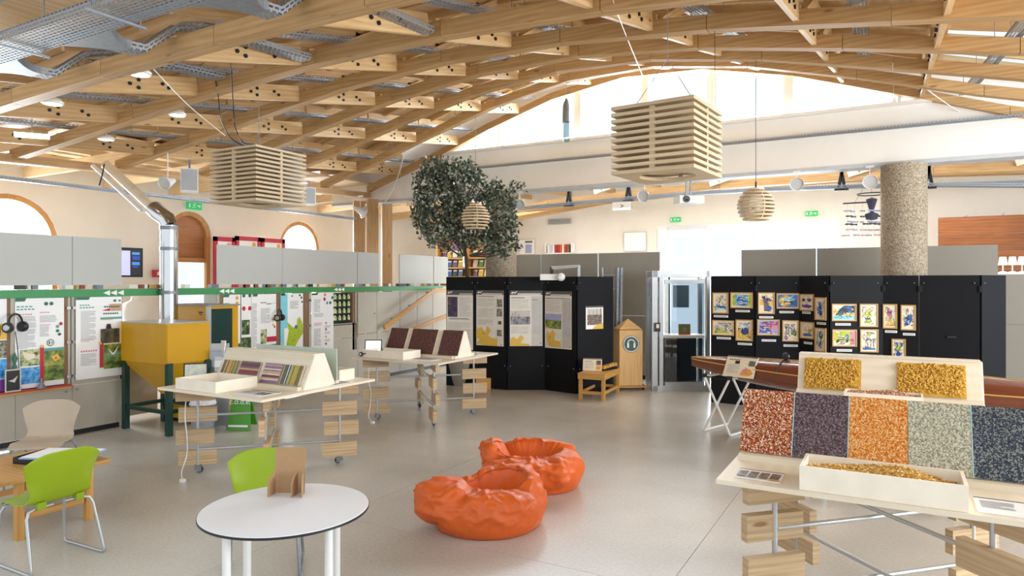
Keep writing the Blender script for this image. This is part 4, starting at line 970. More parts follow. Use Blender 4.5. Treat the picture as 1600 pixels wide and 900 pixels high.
for r, lab, items in pics:
    c, rz, w_, h_ = hang(RP, RV, *zc(r), off=.03)
    t = thing('framed_picture', 'framed picture of a '+lab if False else 'framed picture: '+lab, 'picture', c, rz, 'framed pictures on the black wall')
    f = .016
    fr = struct_part('frame', t)
    for cx, cz, sx, sz in ((0, f/2, w_, f), (0, h_-f/2, w_, f), (-w_/2+f/2, h_/2, f, h_-2*f), (w_/2-f/2, h_/2, f, h_-2*f)):
        MB().box((cx, -.006, cz), (sx, .022, sz)).build('moulding', M_pf, fr)
    sd_ = int(r[0]*7+r[1]); items = items+scrib(sd_, 7, .08, .08, .92, .92, 'dg', .004)+scrib(sd_+1, 5, .1, .1, .9, .9, 'nv', .005)+scrib(sd_+2, 4, .1, .1, .9, .9, 'w', .006)
    o = sheet_mesh(w_-2*f, h_-2*f, items, 'cr', .006).build('painting', PL, t, loc=(0, -.004, f), fix=False)
caps = [(111,224,180,233),(215,199,284,208),(326,228,394,238),(423,203,493,213),(540,205,580,216),(610,257,654,268),(690,262,764,272),(932,295,990,307),(1018,303,1077,320),(125,328,193,338),(226,356,294,366),(338,339,407,349),(443,364,511,374),(548,348,588,362),(697,387,770,397)]
cn = ['the sailing boat picture', 'the blue group picture', 'the dark standing figure picture', 'the big yellow disc picture', 'the two dark blocks picture', 'the tall blue figure picture', 'the yellow blob row picture', 'the pink square picture', 'the blue bird picture', 'the grey scribbled crowd picture', 'the blue dome picture', 'the purple swirl picture', 'the grey towers picture', 'the small yellow blobs picture', 'the black wheels picture']
for r, n in zip(caps, cn):
    c, rz, w_, h_ = hang(RP, RV, *zc(r), off=.028)
    sheet('caption_strip', 'small white caption strip just below '+n, 'caption', c, rz, w_, .035, [('w', .05, .35, .92, .7, 12, 'dg')], 'w', th=.003, group='picture captions')
# dark door handle and slots on the black wall
c, rz, w_, h_ = hang(RP, RV, 1480, 524, 1494, 528, .03); o = MB().box((0, -.01, .015), (w_, .02, .03)).build('pull_handle', M_dark, None, loc=c, rotz=rz, bevel=.004); tag(o, 'tiny dark pull handle on the bare right part of the black wall', 'handle')

# ============================================================ glass booth
z = 12.45; P0 = AT(1019, z); P1 = AT(1109.5, z); d = (P1-P0); wid = d.length; rz = math.atan2(d.y, d.x)
t = thing('glass_booth', 'aluminium framed glass cabin with a glazed front, between the two black walls', 'booth', (P0+P1)/2, rz)
hw = wid/2; dep = .62; Ht = 2.2
M_bg = glassmat('booth_glass', '#dfe6ea', .07); M_bgd = glassmat('tinted_glass', '#b4b9bd', .10)
for x in (-hw+.05, hw-.03):
    for y in (.05, dep-.05): MB().box((x, y, Ht/2), (.10 if x < 0 else .06, .10, Ht)).build('post', M_alu, t, bevel=.006)
MB().box((-hw+.17, .05, Ht/2-.05), (.07, .08, Ht-.1)).build('door_jamb', M_alu, t, bevel=.006)
for y in (.05, dep-.05): MB().box((0, y, Ht-.06), (wid-.02, .10, .12)).build('head_rail', M_alu, t, bevel=.006); MB().box((0, y, .05), (wid-.02, .10, .10)).build('sill_rail', M_alu, t)
for x in (-hw+.05, hw-.05): MB().box((x, dep/2, Ht-.06), (.08, dep-.12, .10)).build('side_rail', M_alu, t); MB().box((x, dep/2, .05), (.08, dep-.12, .1)).build('side_rail', M_alu, t)
for z_ in (2.0, .13): MB().box((.07, .05, z_), (wid-.34, .05, .07)).build('door_rail', M_alu, t)
MB().box((.07, .05, 1.51), (wid-.34, .012, .92)).build('upper_pane', M_bg, t)
MB().box((.07, .05, .56), (wid-.34, .012, .80)).build('lower_pane', M_bgd, t)
MB().box((.07, .3, .99), (wid-.3, .44, .05)).build('shelf', M_whitep, t, bevel=.004)
for x in (-hw+.06, hw-.06): MB().box((x, dep/2, 1.1), (.01, dep-.2, 1.9)).build('side_pane', M_bg, t)
MB().box((0, dep-.05, .52), (wid-.2, .02, .86)).build('rear_panel', flat('booth_grey', '#83868a', .4), t)
MB().box((-hw+.09, -.02, 1.17), (.10, .05, .16)).build('call_box', M_dark, t, bevel=.006)
MB().box((-hw+.09, -.048, 1.19), (.05, .01, .07)).build('button', M_paper, t)
MB().cyl((-.28, .45, .1), (-.28, .45, 2.1), .02, 8).cyl((-.1, .5, .1), (-.1, .5, 2.1), .02, 8).build('guide_rail', M_steel, t)
MB().box((.12, dep-.12, 1.72), (.30, .02, .42)).build('rear_screen', flat('blue_grey', '#7f93a3', .5), t)
MB().box((-.36, dep-.14, 1.85), (.22, .01, .3)).build('notice', M_paper, t)
p = AT(1072, 12.25); o = sheet('leaflet_card', 'orange and yellow card standing in the glass cabin', 'card', AT(1069.5, z+.13, HH(526, z)), rz, .22, .20, [('r', 0, 0, 1, .25, 'rd'), ('r', 0, .08, 1, .25, 'og'), ('c', .5, .5, .045, 'wa'), ('w', .1, .85, .9, .93, 6, 'wa')], 'ye')
o.location.z = 1.018
# steel tubes rising behind the black wall, left of the pencil
p = AT(966, 13.1); t = thing('steel_ladder', 'pair of shiny steel tubes with rungs leaning behind the end of the black wall', 'ladder', p, CAMROT(0))
for x0, x1, r in ((-.30, -.25, .035), (.0, -.05, .05), (.07, .02, .04)): MB().cyl((x1, 0, 0), (x0 if x0 < -.1 else x0+.0, .1, 2.27), r, 12).build('tube', M_steel, t, smooth=40)
MB().cyl((-.3, .09, 2.12), (.03, .09, 2.12), .015, 8).cyl((-.3, .08, 1.85), (.03, .08, 1.85), .015, 8).build('rung', M_steel, t)

# ============================================================ pencil shaped box
p = G(982, 607); p = AT(981, 12.75); t = thing('pencil_post', 'wooden pencil-shaped box with a round green headphone sign', 'display post', p, CAMROT(6))
hh = 1.11; ww = .215
MB().box((0, 0, .09+(hh-.09)/2), (ww*2, ww*2-.0, hh-.09)).build('body', wood('pencil_pine', '#dcb377', '#c79c60', .45), t, bevel=.006)
mb = MB(); b_ = [(-ww, -ww, hh+.01), (ww, -ww, hh+.01), (ww, ww, hh+.01), (-ww, ww, hh+.01)]
for q in range(4): mb.poly([b_[q], b_[(q+1) % 4], (0, 0, hh+.20)], [(0, 0), (.4, 0), (.2, .3)])
mb.poly(b_[::-1]); mb.build('pointed_top', wood('pencil_pine', '', ''), t)
MB().box((.03, 0, .07), (.52, .5, .03)).build('base', M_bench, t)
for x in (-.2, .24):
    for y in (-.18, .18): MB().cyl((x-.01, y, .027), (x+.01, y, .027), .026, 10).build('wheel', M_rubber, t)
s_ = MB(); 
for r, y, m in ((.155, -.004, 0), (.145, -.006, 1), (.132, -.008, 0)):
    s_.lathe([(0, 0), (r, 0), (r, .004), (0, .004)], (0, -ww+y, .855), 32, m, R=Matrix.Rotation(PI/2, 3, 'X'))
so = s_.build('sign_disc', [flat('sign_green', '#1f4a35', .4), M_paper], t)
h = MB(); arc = [(math.cos(a)*.068, -ww-.016, .86+math.sin(a)*.075) for a in [PI*q/12 for q in range(13)]]
h.tube(arc, .010, 6); h.box((-.060, -ww-.016, .83), (.034, .006, .085)); h.box((.060, -ww-.016, .83), (.034, .006, .085)); h.build('headphone_sign', M_paper, so)

# ============================================================ small wooden bench with its card and xylophone
c = G(938, 617); c = AT(937, 11.95); t = thing('wooden_bench', 'small slatted wooden bench table in front of the black wall', 'bench', c, CAMROT(-24))
bw, bd, bh = .47, 1.0, .45
MB().box((0, 0, bh-.05), (bw, bd, .10)).build('bench_top', M_bench, t, bevel=.012)
for x in (-1, 1):
    for y in (-1, 1): MB().box((x*(bw/2-.035), y*(bd/2-.05), (bh-.1)/2), (.055, .055, bh-.1)).build('leg', M_bench, t)
    MB().box((x*(bw/2-.035), 0, .12), (.03, bd-.16, .05)).build('stretcher', M_bench, t)
for y in (-1, 1): MB().box((0, y*(bd/2-.05), .12), (bw-.12, .03, .05)).build('stretcher', M_bench, t)
cc = c+Vector((0, 0, bh))
m4 = Matrix.Rotation(CAMROT(-24), 4, 'Z')
o = sheet('info_card', 'clear card holder with a cream sheet on the wooden bench', 'card', cc+m4 @ Vector((-.10, -.12, .002)), CAMROT(-14), .33, .22, [('r', 0, .9, 1, 1, 'dg'), ('w', .08, .72, .5, .78, 6, 'dg'), T(.08, .15, .6, .66, 8, 'gp'), ('r', .7, .08, .95, .38, 'og'), ('r', .7, .45, .95, .82, 'p0')], 'cr', tilt=18)
t = thing('wooden_toy', 'small wooden block instrument with dark feet on the back of the bench', 'instrument', cc+m4 @ Vector((.12, .14, .002)), CAMROT(-24-16))
MB().box((0, 0, .012), (.10, .46, .024)).build('base', M_dark, t)
for q in range(5): MB().box((0, -.18+.09*q, .024+.03+.006*q), (.085, .078, .05)).build('block', M_bench, t, bevel=.006)
# ply boxes lying behind the middle table
for i, (px, py, w_) in enumerate(((718, 601, .24), (757, 606, .34))):
    p = G(px, py); o = MB().box((0, 0, .10), (w_, .25, .20)).build('wooden_box', M_bench, None, loc=(p.x, p.y, 0), rotz=CAMROT(8), bevel=.006); tag(o, ['small pale wooden box on the floor, left of the pair by the black wall', 'larger pale wooden box on the floor, right of the pair by the black wall'][i], 'box', 'wooden boxes on the floor')

# ============================================================ yellow silo and boiler
M_yel = flat('silo_yellow', '#cc9800', .4, var=.05, scale=2, coat=.2); M_frg = flat('frame_green', '#123d33', .4)
s0, s1, b0_, b1_ = -9.18, -8.2, 5.5, 6.12
t = thing('silo', 'yellow steel hopper on a dark green frame beside the flue pipe', 'silo', ((s0+s1)/2, (b0_+b1_)/2, 0))
hx, hy = (s1-s0)/2, (b1_-b0_)/2; zt, zm = 1.45, .93
mb = MB()
for (x, y, sx, sy) in ((0, -hy, 2*hx, .02), (0, hy, 2*hx, .02), (-hx, 0, .02, 2*hy), (hx, 0, .02, 2*hy)): mb.box((x, y, (zt+zm)/2), (sx, sy, zt-zm))
mb.build('bin', M_yel, t)
mb = MB(); tp = [(-hx, -hy), (hx, -hy), (hx, hy), (-hx, hy)]; bt = [(x*.2+.1, y*.2) for x, y in tp]
for q in range(4):
    r_ = (q+1) % 4; mb.poly([(*tp[q], zm), (*tp[r_], zm), (*bt[r_], .48), (*bt[q], .48)])
mb.poly([(*x, .48) for x in bt]); mb.build('hopper', M_yel, t)
MB().box((0, 0, zt+.005), (2*hx+.02, 2*hy+.02, .012)).build('lid', M_alu, t)
for x in (-1, 1):
    for y in (-1, 1): MB().box((x*(hx-.02)+.02, y*(hy-.03), .47), (.07, .07, .94)).build('leg', M_frg, t)
for z in (.3,):
    for y in (-1, 1): MB().box((0, y*(hy-.03), z), (2*hx-.1, .04, .05)).build('stretcher', M_frg, t)
    for x in (-1, 1): MB().box((x*(hx-.04), 0, z), (.04, 2*hy-.14, .05)).build('stretcher', M_frg, t)
MB().cyl((.1, 0, .42), (.1, 0, .50), .07, 14).cyl((.1, 0, .44), (-.35, .35, .5), .05, 10).build('auger', M_steel, t, smooth=40)
t = thing('boiler', 'tall yellow boiler with a dark green glazed front behind the hopper', 'boiler', (-9.165, 6.735, 0))
MB().box((0, 0, .82), (.95, .51, 1.64)).build('body', M_yel, t, bevel=.015)
MB().box((.48, -.04, .95), (.02, .36, 1.3)).build('front_door', flat('boiler_green', '#1e3a36', .25), t, bevel=.006)
MB().box((.49, -.265, .82), (.05, .05, 1.64)).build('edge_post', M_alu, t)
MB().box((0, 0, 1.65), (.99, .55, .02)).build('top_plate', M_greyD, t)
MB().box((.3, -.257, 1.55), (.1, .004, .02)).box((.3, -.257, 1.52), (.06, .004, .012)).build('badge', M_dark, t)
t = thing('burner_box', 'low yellow burner housing on the floor under the hopper', 'burner', (-8.85, 6.31, 0), 0)
MB().prism([(-.38, .05), (.38, .05), (.38, .33), (.28, .42), (-.24, .42), (-.38, .22)], -.14, .14).build('housing', M_yel, t, bevel=.02)
MB().box((0, 0, .025), (.6, .26, .05)).build('base', M_dark, t)
# flue
t = thing('flue_pipe', 'shiny metal flue pipe rising from the boiler and slanting up under the roof', 'pipe', AT(264, 9.9, 1.2))
o = AT(264, 9.9, 1.2); zt_ = HH(352, 9.9)
MB().cyl((0, 0, 0), (0, 0, zt_-1.2), .12, 20).build('pipe', M_chrome, t, smooth=40)
e1 = AT(264, 9.9, zt_)-o; e2 = AT(250, 9.9, HH(335, 9.9))-o; e3 = AT(165, 10.2, HH(257, 10.2))-o
MB().tube([e1, e1+(e2-e1)*.25+Vector((0, 0, .05)), e2, e2+(e3-e2)*.12], .12, 20).build('elbow', M_chrome, t, smooth=50)
MB().cyl(e2+(e3-e2)*.1, e3, .07, 16).build('slanting_pipe', flat('pipe_cladding', '#e8d9bf', .35), t, smooth=40)
MB().cyl(e2+(e3-e2)*.1+Vector((-.12, -.12, -.02)), e3+Vector((-.12, -.12, -.02)), .03, 10).build('conduit', M_whitep, t, smooth=40)
for z in (.62, 1.25, 1.55): MB().cyl((0, 0, z), (0, 0, z+.05), .13, 20).build('collar', M_steel, t, smooth=40)
# leaflet rack and green sign
p = G(341, 655); t = thing('leaflet_stand', 'grey plastic leaflet stand with white leaflets beside the boiler', 'stand', (AT(341, 9.3).x, AT(341, 9.3).y, 0), CAMROT(10))
MB().box((0, 0, .03), (.26, .26, .06)).box((0, .1, .6), (.24, .02, 1.1)).build('frame', M_alu, t)
for q in range(3):
    MB().box((0, .02+.02*q, .55+.22*q), (.22, .09, .12)).build('pocket', glassmat('acrylic', '#dfe5ea', .15), t)
    MB().bar((-.05+.04*q, .03+.02*q, .55+.22*q), (-.07+.06*q, .05+.02*q, .75+.22*q), .10, .015).build('leaflets', M_paper, t)
M_sg = flat('sign_board_green', '#4d9a2e', .45, var=.03)
p = AT(372, 9.15, 0); t = thing('sandwich_board', 'green folding floor sign with white lettering behind the left table', 'sign', p, CAMROT(-4))
mb = MB(); mb.prism([(-.16, 0), (.17, .0), (.12, .46), (-.12, .46)], -.012, .012, T=Matrix.Rotation(math.radians(-12), 4, 'X')); mb.build('front_board', M_sg, t)
mb = MB(); mb.prism([(-.16, 0), (.17, .0), (.12, .46), (-.12, .46)], .20, .222, T=Matrix.Rotation(math.radians(12), 4, 'X')); mb.build('rear_board', M_sg, t)
t.location.z = 0.005
text('c.o.d.e.', .105, M_paper, t, (0, .058, .375), (PI/2-math.radians(12), 0, 0))
text('association', .04, M_paper, t, (0, .043, .43), (PI/2-math.radians(12), 0, 0), name='small_lettering') if False else None
mb = MB(); mb.box((0, 0, 0), (.27, .003, .028)); o = mb.build('text_strip', M_paper, t, loc=(0, -.004, .06)); o.rotation_euler = (-math.radians(12), 0, 0)
p = AT(317, 8.95); t = thing('waste_bin', 'grey plastic sack bin on the floor under the left table', 'bin', (p.x, p.y, 0))
MB().lathe([(0, .01), (.13, 0), (.16, .42), (.15, .42), (.12, .03), (0, .03)], n=18).build('bucket', flat('bin_grey', '#8f9499', .5), t, smooth=40)
MB().lathe([(.0, .36), (.10, .40), (.15, .45), (.17, .40)], n=12).build('bag', flat('bag_white', '#e4e6e8', .35), t, smooth=60)
# wooden handrail along the far partition
t = thing('handrail', 'sloping wooden handrail on brackets in front of the far grey partition', 'handrail', (-9.0, LW(650, -9.0), 0)); ob = Vector((-9.0, LW(650, -9.0), 0))
q0 = Vector((-9.05, LW(600, -9.05), HH(512, ZC((-9.05, LW(600, -9.05))))))-ob; q1 = Vector((-9.05, LW(679, -9.05), HH(453.5, ZC((-9.05, LW(679, -9.05))))))-ob; q2 = Vector((-9.05, LW(700, -9.05), q1.z+ob.z))-ob
MB().bar(q0, q1, .05, .09).build('rail', M_bench, t, bevel=.01); MB().bar(q1, q2, .05, .09).build('rail', M_bench, t, bevel=.01)
r0 = Vector((q0.x, q0.y+1.4, .5)); MB().bar(Vector((q1.x, q1.y-.9, .95)), Vector((q2.x, q2.y, 1.22)), .05, .09).build('rail', M_bench, t)
for f in (.25, .6, .97): pp = q0+(q1-q0)*f; MB().bar(pp, pp+Vector((-.2, 0, -.03)), .02, .02).build('bracket', M_steel, t)

# ============================================================ far background
y = 16.2
a0, a1 = BW(681, y), BW(766, y); t = thing('bookcase', 'light wooden bookcase with magazines behind the tree', 'bookcase', ((a0+a1)/2, y, 0)); bwid = a1-a0
zb = 1.6; zt = HH(369, y/ray(720)[1])
for x in (-bwid/2+.03, bwid*.07, bwid/2-.03): MB().box((x, .17, zt/2), (.06, .34, zt)).build('side_panel', M_bench, t)
MB().box((0, .33, zt/2), (bwid, .02, zt)).build('back_panel', M_bench, t); MB().box((0, .15, zt-.02), (bwid, .34, .04)).build('top_board', M_bench, t)
shz = [HH(v, y/ray(720)[1]) for v in (403.5, 418.5, 433)]
for z in shz: MB().box((0, .15, z), (bwid-.1, .32, .035)).build('shelf', M_bench, t)
MB().lathe([(0, 0), (.16, 0), (.16, .01), (0, .01)], (-bwid*.2, .31, HH(383, y/ray(720)[1])), 20, R=Matrix.Rotation(PI/2, 3, 'X')).build('purple_disc', PM['pu'], t); MB().lathe([(0, 0), (.11, 0), (.11, .01), (0, .01)], (-bwid*.38, .31, HH(385, y/ray(720)[1])), 20, R=Matrix.Rotation(PI/2, 3, 'X')).build('white_disc', PM['gp'], t)
cs = ['#6a5a78', '#3d5fa0', '#a8b0b8', '#d8b64a', '#2f3b36', '#8a4a40', '#e8e6e0', '#4c6f8c', '#262a33', '#5a7f4a']
rr = random.Random(5); cnm = {'#6a5a78': 'mauve', '#3d5fa0': 'blue', '#a8b0b8': 'silver grey', '#d8b64a': 'yellow', '#2f3b36': 'dark green', '#8a4a40': 'brick red', '#e8e6e0': 'white', '#4c6f8c': 'steel blue', '#262a33': 'black', '#5a7f4a': 'green'}
for s_i, z in enumerate(shz):
    n = 0; used = {}
    for x in [(-bwid*.44+.19*q) for q in range(4)]+[(bwid*.14+.19*q) for q in range(5)]:
        if x > bwid/2-.2: continue
        c_ = cs[(n*3+s_i*4) % 10]; n += 1
        m = MB(); m.box((0, 0, .11), (.15, .03, .20)); m.box((0, -.017, .165), (.12, .004, .03), m=1)
        o = m.build('magazine', [flat('mag_'+c_, c_, .45), M_paper], None, loc=((a0+a1)/2+x+.09, y+.12, z+.02)); o.rotation_euler = (-.25, 0, 0)
        tag(o, '%s magazine on the %s bookcase shelf, number %s from the left' % (cnm[c_], ['top', 'middle', 'bottom'][s_i], ['one', 'two', 'three', 'four', 'five', 'six', 'seven', 'eight', 'nine'][n-1]), 'magazine', 'magazines on the bookcase')
o = sheet('paper_notice', 'white paper notice hung on the bookcase front', 'notice', (BW(725.5, y-.1), y-.06, HH(417, (y-.1)/ray(725)[1])), 0, .16, .30, [T(.15, .3, .85, .85, 6, 'g')], 'w')
# exit signs
M_exit = flat('exit_green', '#10a050', .4, emit=.5)
def exit_sign(label, loc, rz, s=.30):
    t = thing('exit_sign', label, 'exit sign', loc, rz, 'green exit signs')
    MB().box((0, 0, 0), (s, .05, s*.46)).build('sign_body', M_exit, t, bevel=.008)
    m = MB(); y = -.028
    m.box((-s*.12+.02, y, s*.02), (s*.05, .004, s*.16)); m.box((-s*.12+.035, y, s*.14), (s*.06, .004, s*.06)); m.bar((-s*.12+.02, y, -s*.04), (-s*.12-.03, y, -s*.15), .004, s*.04); m.bar((-s*.12+.02, y, -s*.04), (-s*.12+.06, y, -s*.14), .004, s*.04)
    m.bar((-s*.12-.03, y, s*.06), (-s*.12+.07, y, s*.06), .004, s*.03)
    m.prism([(s*.28, s*.12), (s*.28, -s*.12), (s*.42, 0)], y-.002, y+.002); m.box((s*.22, y, 0), (s*.14, .004, s*.06))
    m.box((-s*.38, y, 0), (s*.1, .004, s*.26))
    m.build('running_man_pictogram', M_paper, t)
exit_sign('green exit sign on the left wall above the arched oak door', (LWX+.06, LW(301, LWX), HH(322, ZC((LWX, LW(301, LWX))))), PI/2, .36)
exit_sign('green exit sign over the left glass door of the back wall', (BW(1055, 19.9), 19.93, HH(343, 19.9/ray(1055)[1])), 0)
exit_sign('green exit sign over the right glass door of the back wall', (BW(1268, 19.9), 19.93, HH(333.5, 19.9/ray(1268)[1])), 0)
# vent, shelf of binders, arrow sign, board
def bk(px, py, y=19.95): return Vector((BW(px, y), y, HH(py, y/ray(px)[1])))
p = bk(874, 346); t = thing('air_vent', 'long grey air vent grille on the back wall right of the tree', 'vent', p)
MB().box((0, 0, 0), (.80, .04, .18)).build('frame', M_alu, t)
for q in range(6): MB().box((0, -.025, -.06+.024*q), (.74, .01, .012)).build('louvre', M_greyD, t)
p = bk(872, 395, 19.7); t = thing('binder_shelf', 'white wall shelf holding a row of red and white binders', 'shelf', p)
MB().box((0, .13, -.015), (.95, .26, .03)).build('shelf_board', M_whitep, t); MB().box((-.46, .13, .15), (.03, .26, .33)).box((.46, .13, .15), (.03, .26, .33)).build('end_panel', M_whitep, t)
bc = [('white', '#f2f0ee'), ('pale grey', '#cfcfd2'), ('white', '#f2f0ee'), ('red', '#b5332a'), ('red', '#b5332a'), ('orange red', '#cf5a2c'), ('cream', '#eadfce'), ('red', '#b5332a'), ('brown', '#8c5d44')]
for i, (nm, c_) in enumerate(bc):
    t = MB().box((0, 0, .13), (.065, .2, .26)).build('binder', flat('binder_'+nm, c_, .5), None, loc=p+Vector((-.34+.085*i, .1, .001)), bevel=.004)
    tag(t, '%s binder on the back wall shelf, %s from the left' % (nm, ['first', 'second', 'third', 'fourth', 'fifth', 'sixth', 'seventh', 'eighth', 'ninth'][i]), 'binder', 'binders on the wall shelf')
p = bk(971, 322, 18.0); t = thing('arrow_sign', 'small white hanging sign with a grey arrow head below the lintel', 'sign', p)
MB().box((0, 0, 0), (.52, .02, .22)).build('sign_board', M_whitep, t); MB().prism([(-.03, .06), (.09, 0), (-.03, -.06), (.0, 0)], -.014, -.012).build('arrow', M_greyD, t)
for x in (-.2, .2): MB().cyl((x, 0, .1), (x, 0, .9), .004, 6).build('cord', M_steel, t)
p = bk(992, 393); sheet('notice_board', 'plain white notice board on the back wall left of the glass door', 'board', p, 0, .72, .60, [('r', .03, .04, .97, .96, 'w')], 'gp')
p = bk(823, 398); sheet('notice_board', 'white framed notice with a small picture left of the binder shelf', 'board', p, 0, .62, .52, [('r', .03, .04, .97, .96, 'w'), ('r', .4, .75, .85, .88, 'dg'), ('r', .42, .1, .8, .65, 'lb')], 'gp')
# timber clad reception wall at the right with lamps
y = 17.6; a0 = BW(1466, y); zt = HH(340, y/ray(1466)[1])
t = thing('cladding_wall', 'orange-brown timber clad wall at the far right behind white table lamps', 'wall panel', (a0, y, 0))
M_clad = wood('cladding', '#96592c', '#74421e', .45, knots=False, ring=7)
for q in range(9):
    h0 = zt*q/9; MB().box((1.8, .05, h0+zt/18), (3.6, .06, zt/9-.006)).build('board', M_clad, t)
for q in range(4): MB().lathe([(0, 0), (.03, 0), (.03, .04), (0, .04)], (.5+.65*q, .05, zt), 8).build('fixing', M_steel, t)
zc_ = HH(425, 16.9/ray(1570)[1]); ac = BW(1430, 16.9)
t = thing('counter', 'white topped counter at the far right edge carrying the table lamps', 'counter', (ac, 16.9, 0)); MB().box((1.6, .2, zc_-.12), (3.2, .5, .24)).build('counter_top', M_whitep, t); MB().box((1.6, .25, (zc_-.24)/2), (3.1, .35, zc_-.24)).build('counter_body', M_clad, t)
lamp = None
for i, px in enumerate((1443, 1463, 1484, 1567, 1582, 1597)):
    if px < 1500: continue
    loc = Vector((BW(px, 17.0), 17.0, zc_))
    if lamp is None:
        lamp = thing('table_lamp', '', 'table lamp', loc, 0, 'white table lamps on the counter')
        MB().lathe([(0, 0), (.07, 0), (.05, .015), (.012, .02), (.012, .16), (0, .16)], n=14).build('base', M_whitep, lamp, smooth=40)
        MB().lathe([(.085, .14), (.058, .31), (.056, .31), (.082, .14)], n=20).build('lamp_shade', M_whitep, lamp, smooth=40); o = lamp
    else: o = copy_tree(lamp); o.location = loc
    o['label'] = 'white table lamp on the far right counter, %s of three' % ['leftmost', 'middle', 'rightmost'][i-3]
p = AT(1481, 13.6, 2.62-.001); t = thing('flower_pot', 'small potted flower peeking over the taupe screens', 'plant', AT(1478, 15.2, 0))
zp = HH(385, 15.2); MB().box((0, 0, zp/2), (.5, .4, zp)).build('plinth', M_whitep, t)
mb = MB(); rr = random.Random(3)
for q in range(70):
    a, e, r = rr.uniform(0, 6.3), rr.uniform(-.3, 1.4), rr.uniform(.08, .2); c_ = Vector((math.cos(a)*math.cos(e)*r+.03, math.sin(a)*math.cos(e)*r, zp+.08+math.sin(e)*r*.8)); n = Vector((rr.gauss(0, 1), rr.gauss(0, 1), rr.gauss(0, 1))).normalized(); u = n.orthogonal().normalized()*.035; v = n.cross(u)
    mb.poly([c_-u, c_-v*.6, c_+u, c_+v*.6], m=q % 3)
tag(mb.build('flowers', [flat('leaf_dark', '#3c4038', .6), flat('petal_pink', '#a8707c', .6), flat('petal_grey', '#7c8074', .6)], t, fix=False), kind='stuff')
# fish mobile beside the right column
p = AT(1352, 13.0, HH(300, 13.0)); t = thing('mobile', 'hanging mobile of dark and pale paper fish left of the right column', 'mobile', p, CAMROT(0))
ring = [(.25*math.cos(2*PI*q/28)+.12, .25*math.sin(2*PI*q/28), -.04) for q in range(29)]; MB().tube(ring, .012, 6, cap=False).build('ring', M_dark, t)
MB().cyl((-.42, 0, -.22), (.1, 0, -.19), .014, 8).cyl((.12, 0, -.04), (.12, 0, .6), .003, 5).cyl((-.2, 0, -.2), (.1, 0, .3), .003, 5).build('hanging_rod', M_dark, t)
MB().lathe([(0, 0), (.10, -.04), (.03, -.28), (.12, -.32), (.10, -.42), (0, -.44)], (.12, 0, -.1), 16).build('dark_body', flat('navy_card', '#2b2d45', .6), t, smooth=40)
M_fish = [flat('navy_card', '#2b2d45', .6), flat('grey_card', '#8f94a8', .6), flat('white_card', '#e8e8ea', .6), flat('pink_card', '#c9909c', .6)]
k = 0
for col_x in (-.34, -.2, -.05, .05, .17, .27):
    for row in range(6):
        z = -.36-.085*row-.02*(k % 3); k += 1; y_ = rr.uniform(-.12, .12); l = rr.uniform(.05, .085)
        m = MB(); pts = [(-l, 0), (-l*.4, .018), (l*.5, .012), (l, .022), (l, -.018), (l*.5, -.008), (-l*.4, -.018)]
        m.prism(pts, -.006, .006); o = m.build('paper_fish', M_fish[(k*7+row) % 4 if row > 3 else (k % 2)], t, loc=(col_x, y_, z), rotz=rr.uniform(-.5, .5))
    MB().cyl((col_x, 0, -.2), (col_x, 0, -.85), .002, 4).build('thread', M_steel, t)
# screen and red noticeboards on the left wall
lw = lambda px, py, a=LWX+.06: Vector((a, LW(px, a), HH(py, ZC((a, LW(px, a))))))
a = -13.2
b0, b1 = LW(170, a), LW(222, a); z0, z1 = HH(433, ZC((a, LW(200, a)))), HH(387, ZC((a, LW(200, a))))
t = thing('wall_screen', 'lit television screen with a blue picture above the left partition', 'television', (a, (b0+b1)/2, z0), PI/2)
MB().box((0, 0, (z1-z0)/2), (b1-b0, .05, z1-z0)).build('bezel', M_dark, t)
o = sheet_mesh(b1-b0-.08, z1-z0-.07, [('r', .0, .0, 1, 1, 'k'), ('r', .05, .02, .62, .95, 'lb'), ('q', [(.2, 0), (.25, .6), (.45, .75), (.6, .6), (.62, 0)], 'lb'), ('r', .68, .8, .95, .9, 'bl'), ('r', .7, .6, .96, .75, 'nv'), ('r', .68, .4, .95, .52, 'bl'), ('r', .7, .3, .9, .36, 'nv'), T(.05, .7, .3, .95, 6, 'bl')], 'k', .01)
scr = [flat('scr_'+k_, tuple(PM[k_].node_tree.nodes['Color Ramp'].color_ramp.elements[0].color[:3]) if 'Color Ramp' in PM[k_].node_tree.nodes else '#222222', .3, emit=.8) for k_ in PK]
o.build('display', scr, t, loc=(0, -.03, .035), fix=False)
MB().box((0, .5, (z1-z0)/2), (.1, 1.0, .1)).build('wall_arm', M_dark, t)
t = MB().box((0, 0, 0), (.22, .04, .16)).box((.03, -.022, 0), (.10, .01, .08), m=1).build('fire_alarm', [PM['rd'], M_paper], None, loc=lw(246, 427.5), rotz=PI/2); tag(t, 'small red fire alarm call point on the left wall beside the flue', 'alarm')
a = -13.4
